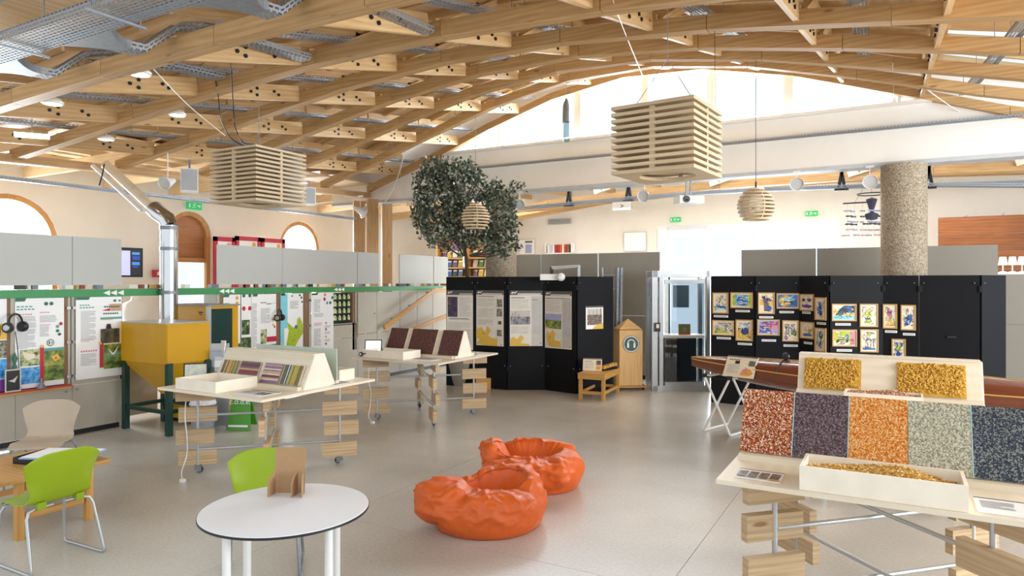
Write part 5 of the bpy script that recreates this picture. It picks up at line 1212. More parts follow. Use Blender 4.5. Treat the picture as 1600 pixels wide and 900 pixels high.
for i, (p0, p1, tp) in enumerate(((334, 366, 370.5), (368, 406, 370), (408, 444, 373))):
    b0, b1 = LW(p0, a), LW(p1, a); zt = HH(tp, ZC((a, (b0+b1)/2)))
    t = thing('red_display_board', ['red framed white notice panel, left of three above the partition', 'red framed white notice panel, middle of three above the partition', 'red framed white notice panel, right of three above the partition'][i], 'notice panel', (a, (b0+b1)/2, 0), PI/2, 'red framed notice panels')
    w_ = b1-b0
    for x in (-w_/2+.04, w_/2-.04): MB().box((x, 0, zt/2), (.08, .06, zt)).build('frame_post', PM['rd'], t)
    MB().box((0, 0, zt-.05), (w_, .06, .10)).build('top_rail', PM['rd'], t)
    o = sheet_mesh(w_-.14, 1.2, [('c', .8, .93, .06, 'og'), ('w', .1, .85, .6, .88, 5, 'gp'), ('c', .2, .5, .07, 'og'), ('w', .3, .6, .8, .62, 5, 'pk'), ('s', [(.2, .5), (.5, .7), (.7, .5)], .02, 'gp')], 'w', .01).build('panel_sheet', PL, t, loc=(0, -.01, zt-1.3), fix=False)
t = thing('mannequin', 'white shirted torso mannequin seen behind the hopper', 'mannequin', AT(211, 11.8), CAMROT(0))
MB().lathe([(0, .9), (.17, .9), (.15, 1.15), (.21, 1.45), (.19, 1.62), (.07, 1.68), (.06, 1.74), (0, 1.75)], n=24).build('torso', M_white, t, smooth=60)
MB().cyl((0, 0, 0), (0, 0, .9), .02, 8).lathe([(0, 0), (.18, 0), (.18, .02), (0, .02)], n=20).build('stand', M_steel, t)

# ============================================================ tree
import_rr = random.Random(21); rr = import_rr
p = AT(727, 13.3); t = thing('tree', 'dark green leafy tree rising above the black display wall, behind the round lantern', 'tree', p, CAMROT(0))
S_ = 13.3/F
def tp_(px, py, dy=0): return Vector(((px-727)*S_, dy, HH(py, 13.3)))
bark = flat('bark', '#4a4238', .8, var=.3, scale=20, bump=.4)
pot = MB().lathe([(0, 0), (.28, 0), (.36, .5), (.33, .5), (.3, .44), (0, .44)], n=28).build('pot', M_greyD, t, smooth=40)
tips = []
br = MB(); br.tube([Vector((0, 0, .4)), tp_(733, 470), tp_(728, 400, .05), tp_(712, 330, 0), tp_(705, 262, .05)], .055, 10, r2=.015)
tr = br.build('trunk', bark, t, smooth=50)
blobs = [(700, 275, 34, 24), (668, 285, 20, 30), (690, 320, 46, 34), (672, 350, 26, 26), (722, 300, 38, 40), (735, 350, 48, 40), (700, 365, 42, 26), (745, 285, 16, 14), (763, 330, 22, 34), (785, 318, 24, 28), (792, 350, 20, 26), (765, 380, 34, 16), (710, 262, 30, 10), (655, 310, 12, 14), (738, 270, 14, 16), (772, 300, 16, 20), (690, 255, 10, 8), (808, 290, 9, 4), (797, 374, 16, 5), (735, 258, 8, 10), (803, 385, 10, 5), (785, 395, 9, 8), (664, 330, 22, 22), (680, 262, 16, 16)]
for (bx, by, rx, ry) in blobs:
    c_ = tp_(bx, by, rr.uniform(-.25, .25)); b2 = MB()
    st_ = tp_(728-(728-bx)*.15, min(400, by+50), 0); mid = (st_+c_)/2+Vector((rr.uniform(-.1, .1), rr.uniform(-.1, .1), -.05))
    b2.tube([st_, mid, c_], .018, 6, r2=.006); b2.build('branch', bark, t)
lf = MB(); cols_ = 3; 
for (bx, by, rx, ry) in blobs:
    n = int(rx*ry*.34)+14
    c_ = tp_(bx, by, 0); RX, RY = rx*S_, ry*S_
    for q in range(n//5):
        while True:
            u, v, w_ = rr.uniform(-1, 1), rr.uniform(-1, 1), rr.uniform(-1, 1)
            if u*u+v*v+w_*w_ < 1: break
        cc_ = c_+Vector((u*RX, w_*max(min(RX, .55), .08), v*RY))
        for l in range(9):
            pp = cc_+Vector((rr.gauss(0, .05), rr.gauss(0, .05), rr.gauss(0, .045)))
            n_ = Vector((rr.gauss(0, 1), rr.gauss(0, 1), rr.gauss(0, 1)+.4)).normalized(); uu = n_.orthogonal().normalized(); uu = Matrix.Rotation(rr.uniform(0, 6.28), 3, n_) @ uu; vv = n_.cross(uu)
            L_ = rr.uniform(.028, .045); W_ = L_*.62
            lf.poly([pp-uu*L_, pp-uu*L_*.3+vv*W_, pp+uu*L_*.5+vv*W_*.8, pp+uu*L_, pp+uu*L_*.5-vv*W_*.8, pp-uu*L_*.3-vv*W_], m=rr.choice((0, 0, 1, 1, 2)))
tag(lf.build('foliage', [flat('leaf_a', '#465040', .45, var=.2), flat('leaf_b', '#66705c', .45, var=.2), flat('leaf_c', '#a5ab97', .5, var=.2)], t, fix=False), kind='stuff')
# ============================================================ display tables
TH = .91
def display_table(label, cx, cy, hw=.775, hd=.785, wires=False):
    t = thing('display_table', label, 'display table', (cx, cy, 0), 0, 'wheeled display tables')
    MB().box((0, 0, TH-.0125), (2*hw, 2*hd, .025)).build('tabletop', M_ply, t, bevel=.004)
    R = .72
    for q, (dx, dy) in enumerate(((-1, -1), (1, -1), (1, 1), (-1, 1))):
        ux, uy = dx/math.sqrt(2), dy/math.sqrt(2); c = Vector((ux*R, uy*R, 0)); an = math.atan2(uy, ux)
        leg = struct_part('leg', t); leg.location = c; leg.rotation_euler = (0, 0, an)
        MB().cyl((0, 0, .075), (0, 0, TH-.03), .015, 12).build('pole', M_alu, leg, smooth=40)
        for i, z in enumerate((.085, .31, .535, .76)):
            h = .15 if i < 3 else .12
            MB().box((.0+.02*((i+q) % 2), (.02 if i % 2 else -.02), z+h/2), (.37, .055, h)).build('slat', M_slat, leg, bevel=.003)
        w_ = struct_part('caster', leg) if False else None
        m = MB(); m.lathe([(0, -.035), (.036, -.035), (.036, -.014), (0, -.014)], (0, 0, .066), 6)
        m.box((-.012, -.022, .045), (.05, .004, .06)); m.box((-.012, .022, .045), (.05, .004, .06)); m.box((0, 0, .077), (.06, .06, .006)); m.build('caster_fork', M_steel, leg)
        m = MB(); m.lathe([(0, -.014), (.024, -.014), (.032, -.011), (.034, 0), (.032, .011), (.024, .014), (0, .014)], (-.02, 0, .035), 18, R=Matrix.Rotation(PI/2, 3, 'X')); m.build('caster_wheel', M_rubber, leg, smooth=40)
    for z in (.245, .60):
        for s_, dz in ((1, 0), (-1, .032)):
            c0 = Vector((-.5, -.5*s_, z+dz)); c1 = Vector((.5, .5*s_, z+dz)); MB().cyl(c0, c1, .013, 10).build('cross_tube', M_alu, t, smooth=40)
    return t
def wedge(label, cx, cy, w_=1.34, h=.36, bot=.235, top=.07):
    t = thing('display_stand', label, 'display stand', (cx, cy, TH), 0, 'double sided ply display stands')
    for s_ in (-1, 1):
        mb = MB(); P = [(-w_/2, s_*bot), (w_/2, s_*bot)]; th = .015
        a = [Vector((-w_/2, s_*bot, 0)), Vector((w_/2, s_*bot, 0)), Vector((w_/2, s_*top, h)), Vector((-w_/2, s_*top, h))]; n = Vector((0, -s_*th, 0))
        mb.poly(a, [(v.x, v.z) for v in a]); b = [v+n for v in a]; mb.poly(b[::-1], [(v.x, v.z) for v in b[::-1]])
        for q in range(4): r_ = (q+1) % 4; mb.poly([a[q], a[r_], b[r_], b[q]], [(0, 0), (.1, 0), (.1, .01), (0, .01)])
        mb.build('sloping_panel', M_ply, t)
        MB().box((0, s_*(bot+.03), .018), (w_, .055, .036)).build('ledge', M_ply, t, bevel=.003)
        mb = MB(); x = s_*(w_/2-.0); mb.prism([(-bot+.01, 0), (bot-.01, 0), (top, h), (-top, h)], -.012, .0, T=Matrix.Translation((x if s_ > 0 else x+.012, 0, 0)) @ Matrix.Rotation(-PI/2, 4, 'Z') @ Matrix.Scale(-1, 4, (0, 1, 0))); mb.build('end_panel', M_plyedge, t)
    MB().box((0, 0, h+.006), (w_, top*2+.02, .012)).build('top_strip', M_ply, t)
    return t
def wtray(label, loc, w_, d, h, m=M_plyedge):
    t = thing('wooden_tray', label, 'tray', loc, 0, 'open ply trays'); th = .016
    MB().box((0, -(d-th)/2, h/2), (w_, th, h)).build('side', m, t, bevel=.002); MB().box((0, (d-th)/2, h/2), (w_, th, h)).build('side', m, t, bevel=.002)
    MB().box((-(w_-th)/2, 0, h/2), (th, d-2*th, h)).build('side', m, t, bevel=.002); MB().box(((w_-th)/2, 0, h/2), (th, d-2*th, h)).build('side', m, t, bevel=.002)
    MB().box((0, 0, .006), (w_-2*th, d-2*th, .012)).build('bottom', M_ply, t); return t
def lean(name, label, cat, cx, cy, x0, x1, hgt, mats, group, s_=-1, bot=.235, top=.07, h=.36, th=.012, z0=.037, mb=None, part=None):
    """a board leaning on the slope of a stand; returns object with local X right, Z up the slope"""
    slope = math.atan2(bot-top, h)
    m = mb or MB().box((0, 0, hgt/2), (x1-x0, th, hgt))
    y = s_*(bot-(bot-top)*z0/h+th*.6+.002)
    o = m.build(name, mats, None, loc=(cx+(x0+x1)/2, cy+y, TH+z0+.001)); o.rotation_euler = (-slope*(-s_)*(-1) if False else (slope*s_), 0, 0)
    return tag(o, label, cat, group)
T1 = (-5.86, 5.13); T2 = (-6.08, 8.22); T3 = (-.09, 4.62); T4 = (-.09, 7.48)
display_table('display table on wheels with striped sample boards, nearest on the left', *T1)
display_table('display table on wheels with brown cork boards, in the middle distance', *T2)
display_table('display table on wheels with five speckled boards, large in the right foreground', *T3)
display_table('display table on wheels with gold shell panels, just behind the right foreground table', *T4)
wedge('ply display stand carrying striped sample boards, left table', T1[0], T1[1]+.04, h=.335)
wedge('ply display stand behind the brown cork boards, middle table', T2[0]-.02, T2[1]+.04, 1.30)
wedge('ply display stand behind the five speckled boards, foreground table', T3[0], T3[1], 1.50)
wedge('ply display stand with two gold textured panels, rear right table', T4[0], T4[1]+.02, 1.52)
# striped sample boards on table 1
SC = {'p': '#6d3f5c', 't': '#c9a77c', 'g': '#6f7f3a', 'y': '#c9a23c', 'b': '#33486b', 'n': '#7c6a58', 'w': '#ded2bc', 'l': '#a5b36a', 'k': '#3d3a3c', 'r': '#8f3d52', 'v': '#8d7397', 'o': '#b07f4a'}
def striped(label, x0, x1, pat, horiz):
    mb = MB(); hgt = .21; W_ = x1-x0; n = len(pat); ks = sorted(set(pat))
    mb.box((0, 0, hgt/2), (W_, .008, hgt), m=len(ks))
    for i, c in enumerate(pat):
        if horiz: mb.box((0, -.0055, hgt*(i+.5)/n), (W_-.004, .004, hgt/n*.96), m=ks.index(c))
        else: mb.box((-W_/2+W_*(i+.5)/n, -.0055, hgt/2), (W_/n*.94, .004, hgt-.004), m=ks.index(c))
    lean('sample_board', label, 'sample board', T1[0], T1[1]+.04, x0, x1, hgt, [flat('stripe_'+k, SC[k], .55, var=.18, scale=60) for k in ks]+[M_ply], 'striped sample boards', mb=mb)
striped('striped sample board with brown, ochre and green upright bands, far left', -.60, -.36, 'nntnytoygln', False)
striped('sample board with plum and dark bands lying across, second from left', -.32, -.02, 'kppnrrtnppn', True)
striped('sample board with thin mauve and beige bands lying across, third from left', .05, .31, 'vvwtppwttvwvvtv', True)
striped('striped sample board with navy, green and yellow upright bands, far right', .32, .62, 'ntbgbwbltgylyyngnt', False)
# thin glass screen standing behind the stand of table 1
o = MB().box((0, 0, .17), (1.24, .012, .40)).build('glass_screen', flat('frosted_green', '#c4d2c4', .3, var=.04), None, loc=(T1[0]+.04, T1[1]+.31, TH+.001), bevel=.003); tag(o, 'pale green frosted panel standing behind the striped sample stand', 'panel')
wtray('empty open ply tray in front of the striped boards on the left table', (T1[0]-.22, T1[1]-.50, TH+.001), .62, .50, .11)
wtray('small open ply tray behind the stand at the right of the left table', (T1[0]+.40, T1[1]+.56, TH+.001), .34, .24, .12)
def card(label, cx, cy, w_, d, items, rz=0, base='w', z=TH):
    mb = sheet_mesh(w_, d, items, base, .004); mb.v = [(x, z_, -y) for x, y, z_ in mb.v]
    o = mb.build('info_sheet', PL, None, loc=(cx, cy-d/2, z+.005), rotz=rz, fix=False); return tag(o, label, 'sheet', 'printed sheets on tables')
card('printed sheet with a dark edge at the front corner of the left table', T1[0]+.42, T1[1]-.55, .40, .28, [('r', 0, .92, 1, 1, 'dg'), T(.05, .3, .5, .85, 8, 'g'), ('r', .6, .3, .75, .7, 'dg'), ('r', .8, .3, .95, .7, 'dg')])
card('printed sheet with dark pictures at the rear right of the left table', T1[0]+.58, T1[1]+.33, .32, .30, [('r', .05, .1, .95, .9, 'p0'), T(.1, .2, .9, .8, 6, 'gp')])
def tablet(label, cx, cy, rz, w_=.27, h=.18, scr=None):
    t = thing('tablet', label, 'tablet', (cx, cy, TH+.001), rz, 'tablets on the tables')
    a = math.radians(-18); s = MB().box((0, 0, h/2), (w_, .014, h)).build('case', M_dark, t, loc=(0, 0, .03), bevel=.004); s.rotation_euler = (a, 0, 0)
    d = MB().box((0, -.0085, h/2), (w_-.03, .002, h-.03)).build('screen', scr, s)
    MB().box((0, .02, .012), (w_*.6, .10, .024)).bar((0, .06, .02), (0, .035, .10), .03, .012).build('stand', M_dark, t); return t
tablet('black tablet showing a pale map at the left corner of the left table', T1[0]-.67, T1[1]-.42, CAMROT(22), .24, .19, photo('tablet_map', ['#8f9aa8', '#b4bcc0', '#c9ccb0', '#dfe4ea'], 18))
tablet('black tablet with a bright blue-white screen on the middle table', T2[0]-.66, T2[1]-.42, CAMROT(5), .25, .20, flat('tablet_lit', '#dce8ff', .3, emit=.9))
# table 2
M_cork = speckle('brown_granulate', ['#5a3a34', '#6b4740', '#4a302c', '#7c5850', '#583c38'], 150, .85)
for i, (x0, x1, lab) in enumerate(((-.60, -.27, 'leftmost'), (-.19, .27, 'middle'), (.36, .71, 'rightmost'))):
    mb = MB().box((0, 0, .19), (x1-x0, .014, .38), m=1).box((0, -.008, .19), (x1-x0-.002, .003, .378))
    lean('cork_board', '%s of three brown speckled boards leaning on the middle table' % lab, 'sample board', T2[0]-.02, T2[1]+.04, x0, x1, .38, [M_cork, M_ply], 'brown boards on the middle table', mb=mb)
wtray('empty open ply tray in front of the brown boards on the middle table', (T2[0]-.25, T2[1]-.50, TH+.001), .74, .40, .11)
card('printed sheet with red headline in front of the brown boards', T2[0]+.34, T2[1]-.50, .42, .26, [('r', 0, .9, .6, 1, 'rd'), T(.05, .2, .9, .8, 8, 'g')])
card('pale sheet at the rear right corner of the middle table', T2[0]+.60, T2[1]+.40, .26, .30, [T(.1, .2, .9, .8, 8, 'gp')])
def headphones(label, loc, rz, s=1, hanging=False):
    t = thing('headphones', label, 'headphones', loc, rz, 'black headphones')
    arc = [(.075*s*math.cos(a), 0, .075*s*math.sin(a)) for a in [PI*q/12 for q in range(13)]]
    MB().tube(arc, .008*s, 8).build('headband', M_dark, t, smooth=50)
    for x in (-1, 1):
        R_ = Matrix.Rotation(PI/2*x, 3, 'Y'); MB().lathe([(0, -.02*s), (.03*s, -.02*s), (.042*s, -.008*s), (.042*s, .014*s), (0, .016*s)], (x*.078*s, 0, -.03*s), 18, R=R_).build('ear_cup', M_dark, t, smooth=40)
        MB().lathe([(0, 0), (.026*s, 0), (.022*s, .008*s), (0, .01*s)], (x*.096*s, 0, -.03*s), 18, R=R_).build('cup_cap', M_alu, t, smooth=40)
    return t
h = headphones('black headphones lying beside the tray on the middle table', (T2[0]-.60, T2[1]-.66, TH+.05), CAMROT(40), .8); h.rotation_euler = (math.radians(80), 0, CAMROT(60))
a = PX+.11; h = headphones('large black and silver headphones hanging on the left partition', (a, LW(24, a), 1.50), PI/2+.5, 1.5)
w_ = MB().tube([(0, 0, -.1), (.05, .01, -.3), (.06, .0, -.6), (.12, .02, -.8), (.16, .1, -.95)], .005, 6).build('cable', M_dark, h)
a = PX+.08; headphones('black headphones hanging beside the map poster', (a, LW(437, a), 1.42), PI/2+.5, 1.35)
# objects on the red shelf
a = PX+.1
o = sheet('framed_card', 'small framed dark photo standing on the red shelf at the left', 'card', (a, LW(20.5, a), .682), PI/2, .17, .27, [('r', .08, .06, .92, .94, 'k'), ('q', [(.2, .5), (.5, .55), (.8, .7), (.6, .4)], 'gp')], 'gp')
t = thing('metal_cone', 'small metal cone standing on the red shelf under the big poster', 'ornament', (PX+.08, LW(65, PX+.08), .682)); MB().lathe([(0, 0), (.055, 0), (.012, .07), (.010, .12), (0, .125)], n=18).build('cone', M_steel, t, smooth=40)
t = thing('green_figure', 'thin green plastic figure on the left partition above the framed card', 'ornament', (PX+.06, LW(23, PX+.06), .952)); MB().lathe([(0, 0), (.03, .01), (.012, .06), (.03, .12), (.01, .18), (0, .2)], n=12).build('body', PM['gn'], t, smooth=40); MB().box((0, 0, -.13), (.04, .04, .27)).build('stem', PM['tl'], t)
# table 3: speckled boards
spk = [('red-brown and white', ['#8f3b20', '#b0562f', '#d8a77c', '#ecdcc8', '#7a2f22', '#a5482a', '#c98a50', '#5f2b22']), ('dark aubergine', ['#4a3a40', '#5d4a50', '#3a2e34', '#76646a', '#55454b', '#8c7c80']), ('orange', ['#c9711e', '#dd9448', '#ecc890', '#b35c14', '#e6b070', '#d58330']),
       ('pale sage grey', ['#a8a48c', '#bab7a2', '#d3d0bc', '#8f8b76', '#c6c2aa', '#7f7c6c']), ('dark blue-grey', ['#2c3440', '#3b4350', '#565e68', '#7e8384', '#343c4c', '#8f8d80', '#272d38'])]
for i, (nm, cols_) in enumerate(spk):
    x0 = -.755+.302*i; mb = MB().box((0, 0, .20), (.299, .012, .40), m=1).box((0, -.0075, .20), (.298, .003, .399))
    lean('speckled_board', '%s speckled board, %s of five in the right foreground' % (nm, ['first', 'second', 'third', 'fourth', 'fifth'][i]), 'sample board', T3[0], T3[1], x0, x0+.3, .40, [speckle('spk_%d' % i, cols_, 170, .8), M_ply], 'speckled boards on the foreground table', mb=mb)
for i, x in enumerate((-.455, -.153, .453)):
    o = MB().box((0, 0, .20), (.004, .010, .40)).build('divider', flat('divider_blue', '#a9dce8', .3), None, loc=(T3[0]+x, T3[1]-.235+.017-.014, TH+.04)); o.rotation_euler = (math.atan2(-.165, .36), 0, 0)
    tag(o, 'thin pale blue divider strip after the %s speckled board' % ['first', 'second', 'fourth'][i], 'divider', 'blue divider strips')
wt = (T3[0]+.02, T3[1]-.615, TH+.001)
wtray('large open tray filled with yellow flakes in the right foreground', wt, .74, .30, .125)
rr = random.Random(11)
def heap(name, label, cx, cy, cz, w_, d, h, n, mats, size, cat):
    mb = MB(); base = MB()
    def hf(u, v): return h*(.65+.35*noise.noise(Vector((u*3, v*3, cx))))*min(1, .8+1.4*min(u+.5, .5-u), .85+2*min(v+.5, .5-v))
    mb.grid(lambda i, j: ((i-.5)*w_, (j-.5)*d, hf(i-.5, j-.5)), 24, 14)
    for q in range(n):
        u, v = rr.uniform(-.49, .49), rr.uniform(-.49, .49); z = hf(u, v)+rr.uniform(0, .008); p = Vector((u*w_, v*d, z)); s = size*rr.uniform(.6, 1.2)
        n_ = Vector((rr.gauss(0, .6), rr.gauss(0, .6), 1)).normalized(); a = Matrix.Rotation(rr.uniform(0, 6.3), 3, n_) @ n_.orthogonal().normalized(); b = n_.cross(a)*.6
        mb.poly([p-a*s, p-b*s+n_*s*.3, p+a*s, p+b*s+n_*s*.3], m=rr.randrange(len(mats)))
    o = mb.build(name, mats, None, loc=(cx, cy, cz), fix=False); tag(o, label, cat, kind='stuff'); return o
heap('flakes', 'heap of yellow flakes filling the foreground tray', wt[0], wt[1], TH+.014, .70, .262, .118, 2600, [flat('flake_a', '#ecc473', .6), flat('flake_b', '#f5dc9c', .6), flat('flake_c', '#deb058', .6)], .011, 'flakes')
card('printed sheet with rows of small dark photos at the left of the foreground table', T3[0]-.575, T3[1]-.60, .24, .20, [('r', .0, .93, 1, .98, 'dg')]+[('r', .03+.24*(q % 4), .62-.17*(q//4), .23+.24*(q % 4), .76-.17*(q//4), 'pa') for q in range(16)]+[('q', [(.7, 0), (1, 0), (1, .08), (.8, .08)], 'og')])
card('white printed sheet with a rust picture at the right of the foreground table', T3[0]+.60, T3[1]-.60, .34, .26, [('r', 0, .94, 1, 1, 'dg'), T(.06, .3, .5, .8, 9, 'g'), ('r', .6, .66, .95, .8, 'gp'), ('r', .6, .42, .95, .58, 'dg'), ('r', .62, .2, .95, .34, 'rd'), ('c', .75, .72, .03, 'ye')])
# table 4: gold panels made of little shells
for i, (x0, x1, lab) in enumerate(((-.70, -.20, 'left'), (.10, .64, 'right'))):
    hgt = .31; W_ = x1-x0; mb = MB().box((0, 0, hgt/2), (W_, .008, hgt)); r2 = random.Random(i)
    for q in range(430):
        x, z = r2.uniform(-W_/2+.02, W_/2-.02), r2.uniform(.02, hgt-.02); an = r2.uniform(0, PI); rr_ = r2.uniform(.018, .027)
        pts = [(x+rr_*math.cos(an+v), -.008-.010*math.sin((v-.1)/1.6*PI)-.004*(q % 3), z+rr_*math.sin(an+v)) for v in (0, .5, 1.0, 1.6)]
        mb.tube(pts, .006, 5)
    o = mb.build('pasta_panel', flat('pasta_gold', '#cfa03a', .5, var=.12, scale=40), None, smooth=60); o['kind'] = 'x'; del o['kind']
    s_ = -1; o.location = (T4[0]+(x0+x1)/2, T4[1]+.02-(.235-.165*.045/.36+.010), TH+.045); o.rotation_euler = (-math.atan2(.165, .36), 0, 0)
    tag(o, '%s gold panel covered in little curved pasta shells, rear right table' % lab, 'sample panel', 'gold pasta panels')
wt = (T4[0]-.01, T4[1]-.50, TH+.001); wtray('small open tray of pale chips in front of the gold panels', wt, .62, .26, .09)
heap('chips', 'pale pinkish chips heaped in the small tray before the gold panels', wt[0], wt[1], TH+.014, .58, .225, .10, 800, [flat('chip_a', '#d8a888', .6), flat('chip_b', '#e8cbb0', .6), flat('chip_c', '#c08f70', .6)], .014, 'chips')
# power leads hanging at tables
def lead(label, pts, m=M_whitep, r=.006):
    P = [Vector(p) for p in pts]; o = P[0]; t = thing('power_cable', label, 'cable', o, 0, 'power cables at the tables')
    Q = []
    for i in range(len(P)-1):
        for q in range(5):
            f = q/5; p0 = P[max(i-1, 0)]; p1 = P[i]; p2 = P[i+1]; p3 = P[min(i+2, len(P)-1)]
            Q.append(.5*((2*p1)+(p2-p0)*f+(2*p0-5*p1+4*p2-p3)*f*f+(3*p1-p0-3*p2+p3)*f*f*f)-o)
    Q.append(P[-1]-o); MB().tube(Q, r, 6).build('wire', m, t, smooth=60)
    MB().box(P[-1]-o, (.05, .04, .03)).build('plug', m, t, bevel=.006)
    return t
for (cx, cy), lb in ((T1, 'white power cable hanging down the left table leg to the floor'), (T2, 'white power cable hanging down the middle table leg to the floor')):
    lx, ly = cx-.56, cy-.60
    lead(lb, [(lx, ly, .87), (lx-.03, ly, .6), (lx+.03, ly-.02, .4), (lx, ly, .2), (lx+.06, ly-.1, .06), (lx+.22, ly-.2, .016)])

# ============================================================ chairs
def chair(label, loc, rotz, m, metal):
    t = thing('chair', label, 'chair', loc, rotz, 'plastic shell chairs')
    prof = [(.235, .425, .40), (.22, .442, .44), (.12, .445, .465), (0, .435, .47), (-.10, .435, .455), (-.165, .455, .435), (-.195, .50, .41), (-.215, .56, .43), (-.235, .64, .465), (-.25, .72, .505), (-.262, .785, .52), (-.268, .815, .46)]
    nu, nv = 26, 16; 
    def samp(u):
        x = u*(len(prof)-1); i = min(int(x), len(prof)-2); f = x-i
        p0, p1, p2, p3 = prof[max(i-1, 0)], prof[i], prof[i+1], prof[min(i+2, len(prof)-1)]
        return [.5*((2*b)+(c-a)*f+(2*a-5*b+4*c-d)*f*f+(3*b-a-3*c+d)*f*f*f) for a, b, c, d in zip(p0, p1, p2, p3)]
    def fn(u, v):
        y, z, w_ = samp(u); s = (v-.5)*2; x = s*w_/2
        back = max(0, min(1, (z-.46)/.15)) if y < -.1 else 0
        y += back*.055*s*s; z += (1-back)*(.018*s*s if y < .15 else -.01*s*s)
        z -= .075*abs(s)**4.5*max(0, (u-.72)/.28)**1.6
        if u < .22: y -= .06*abs(s)**4*(1-u/.22)
        return (x, y, z)
    mb = MB().grid(fn, nu, nv); o = mb.build('shell', m, t, smooth=80)
    so = o.modifiers.new('thickness', 'SOLIDIFY'); so.thickness = .011; so.offset = 0
    sb = o.modifiers.new('sub', 'SUBSURF'); sb.levels = 1; sb.render_levels = 2
    for s in (-1, 1):
        pts = [(s*.04, -.155, .425), (s*.16, -.155, .425), (s*.205, -.165, .41), (s*.225, -.18, .37), (s*.245, -.275, .06), (s*.247, -.285, .03), (s*.245, -.27, .012), (s*.245, -.22, .011), (s*.24, .16, .011), (s*.238, .20, .018), (s*.236, .205, .05), (s*.215, .17, .36), (s*.20, .15, .405), (s*.15, .14, .415), (s*.04, .14, .415)]
        MB().tube(pts, .0105, 10).build('leg', metal, t, smooth=60)
        MB().box((s*.13, -.165, .44), (.055, .05, .05)).build('clip', m, t, bevel=.012)
    return t
M_lime = flat('lime_plastic', '#8ba304', .38, var=.02, coat=.1); M_beige = flat('beige_plastic', '#b5a58f', .45, var=.02)
chair('lime green chair at the left foreground seen from behind, facing the low wooden table', (-5.36, 2.66, 0), PI/2+.03, M_lime, M_alu)
pc = AT(413, 4.62); chair('lime green chair behind the round white table', (pc.x, pc.y, 0), CAMROT(180+16), M_lime, M_steel)
pc = AT(66, 6.62); chair('beige plastic chair at the far left in front of the partition', (pc.x, pc.y, 0), CAMROT(180+12), M_beige, M_steel)

# ============================================================ round table with cardboard stand
c = AT(446.5, 3.80); t = thing('round_table', 'round white table with a black edge and white legs in the foreground', 'table', (c.x, c.y, 0), CAMROT(20))
MB().lathe([(0, .725), (.44, .725), (.4545, .729), (.4545, .7405), (.451, .7415)], n=72).build('edge_band', M_dark, t, smooth=30)
MB().lathe([(.4515, .7412), (.450, .7445), (.447, .745), (0, .7455)], n=72).build('tabletop', flat('laminate_white', '#e3e4e6', .32, var=.01), t, smooth=30)
for an in (35, 125, 215, 305):
    x, y = .36*math.cos(math.radians(an)), .36*math.sin(math.radians(an)); MB().lathe([(0, .0), (.02, 0), (.022, .01), (.022, .70), (.03, .715), (.03, .727), (0, .727)], (x, y, 0), 18).build('leg', M_whitep, t, smooth=40)
MB().bar((-.28, -.2, .712), (.28, .2, .712), .04, .02).bar((-.2, .28, .705), (.2, -.28, .705), .04, .02).build('underframe', M_whitep, t)
M_card = flat('cardboard', '#a98660', .75, var=.04, scale=30)
c2 = AT(452, 4.05); t = thing('cardboard_stand', 'small brown cardboard display stand on the round table', 'stand', (c2.x, c2.y, .7465), CAMROT(-4))
def rp(w_, h, r, T_, name, th=.003):
    pts = [(-w_/2, 0), (w_/2, 0)]+[(w_/2-r+r*math.cos(a), h-r+r*math.sin(a)) for a in [PI/2*q/6 for q in range(7)]]+[(-w_/2+r-r*math.sin(a), h-r+r*math.cos(a)) for a in [PI/2*q/6 for q in range(7)]]
    MB().prism(pts, -th/2, th/2, T=T_).build(name, M_card, t)
rp(.185, .265, .008, Matrix.Translation((0, .0, 0)) @ Matrix.Rotation(math.radians(-6), 4, 'X'), 'back_board')
def fin(x, rzz):
    pts = [(0, 0), (.085, 0), (.085, .08), (.06, .115), (.03, .13), (0, .135)]
    MB().prism(pts, -.0015, .0015, T=Matrix.Translation((x, -.006, 0)) @ Matrix.Rotation(rzz, 4, 'Z')).build('side_fin', M_card, t)
fin(-.080, -PI/2-.15); fin(.055, -PI/2-.1); fin(.088, -PI/2+.25)

# ============================================================ low wooden table at the left with books
t = thing('low_table', 'low pine table at the left edge in front of the green chair', 'table', (-6.32, 3.0, 0)); hx_, hy_ = .45, .42
MB().box((0, 0, .465), (2*hx_, 2*hy_, .03)).build('tabletop', M_bench, t, bevel=.006)
for x in (-1, 1):
    for y in (-1, 1): MB().box((x*(hx_-.05), y*(hy_-.16), .225), (.055, .055, .45)).build('leg', M_bench, t)
for x in (-1, 1): MB().box((x*(hx_-.05), 0, .17), (.03, 2*hy_-.40, .045)).box((x*(hx_-.05), 0, .41), (.03, 2*hy_-.40, .07)).build('rail', M_bench, t)
t = thing('pencil_tray', 'dark tray of coloured pencils on the low pine table', 'tray', (-6.22, 3.14, .481), .3)
MB().box((0, 0, .006), (.5, .3, .012)).box((0, -.145, .03), (.5, .01, .05)).box((0, .145, .03), (.5, .01, .05)).box((-.245, 0, .03), (.01, .28, .05)).box((.245, 0, .03), (.01, .28, .05)).build('tray_body', M_dark, t)
rr = random.Random(8)
pcn = [('red', '#b43a30'), ('green', '#2f8a44'), ('blue', '#2f55b0'), ('orange', '#d07a30'), ('violet', '#6a4a9a'), ('yellow', '#d8b840'), ('turquoise', '#3aa0a8'), ('brown', '#7a4a30'), ('black', '#24242a'), ('lime', '#8cb830')]
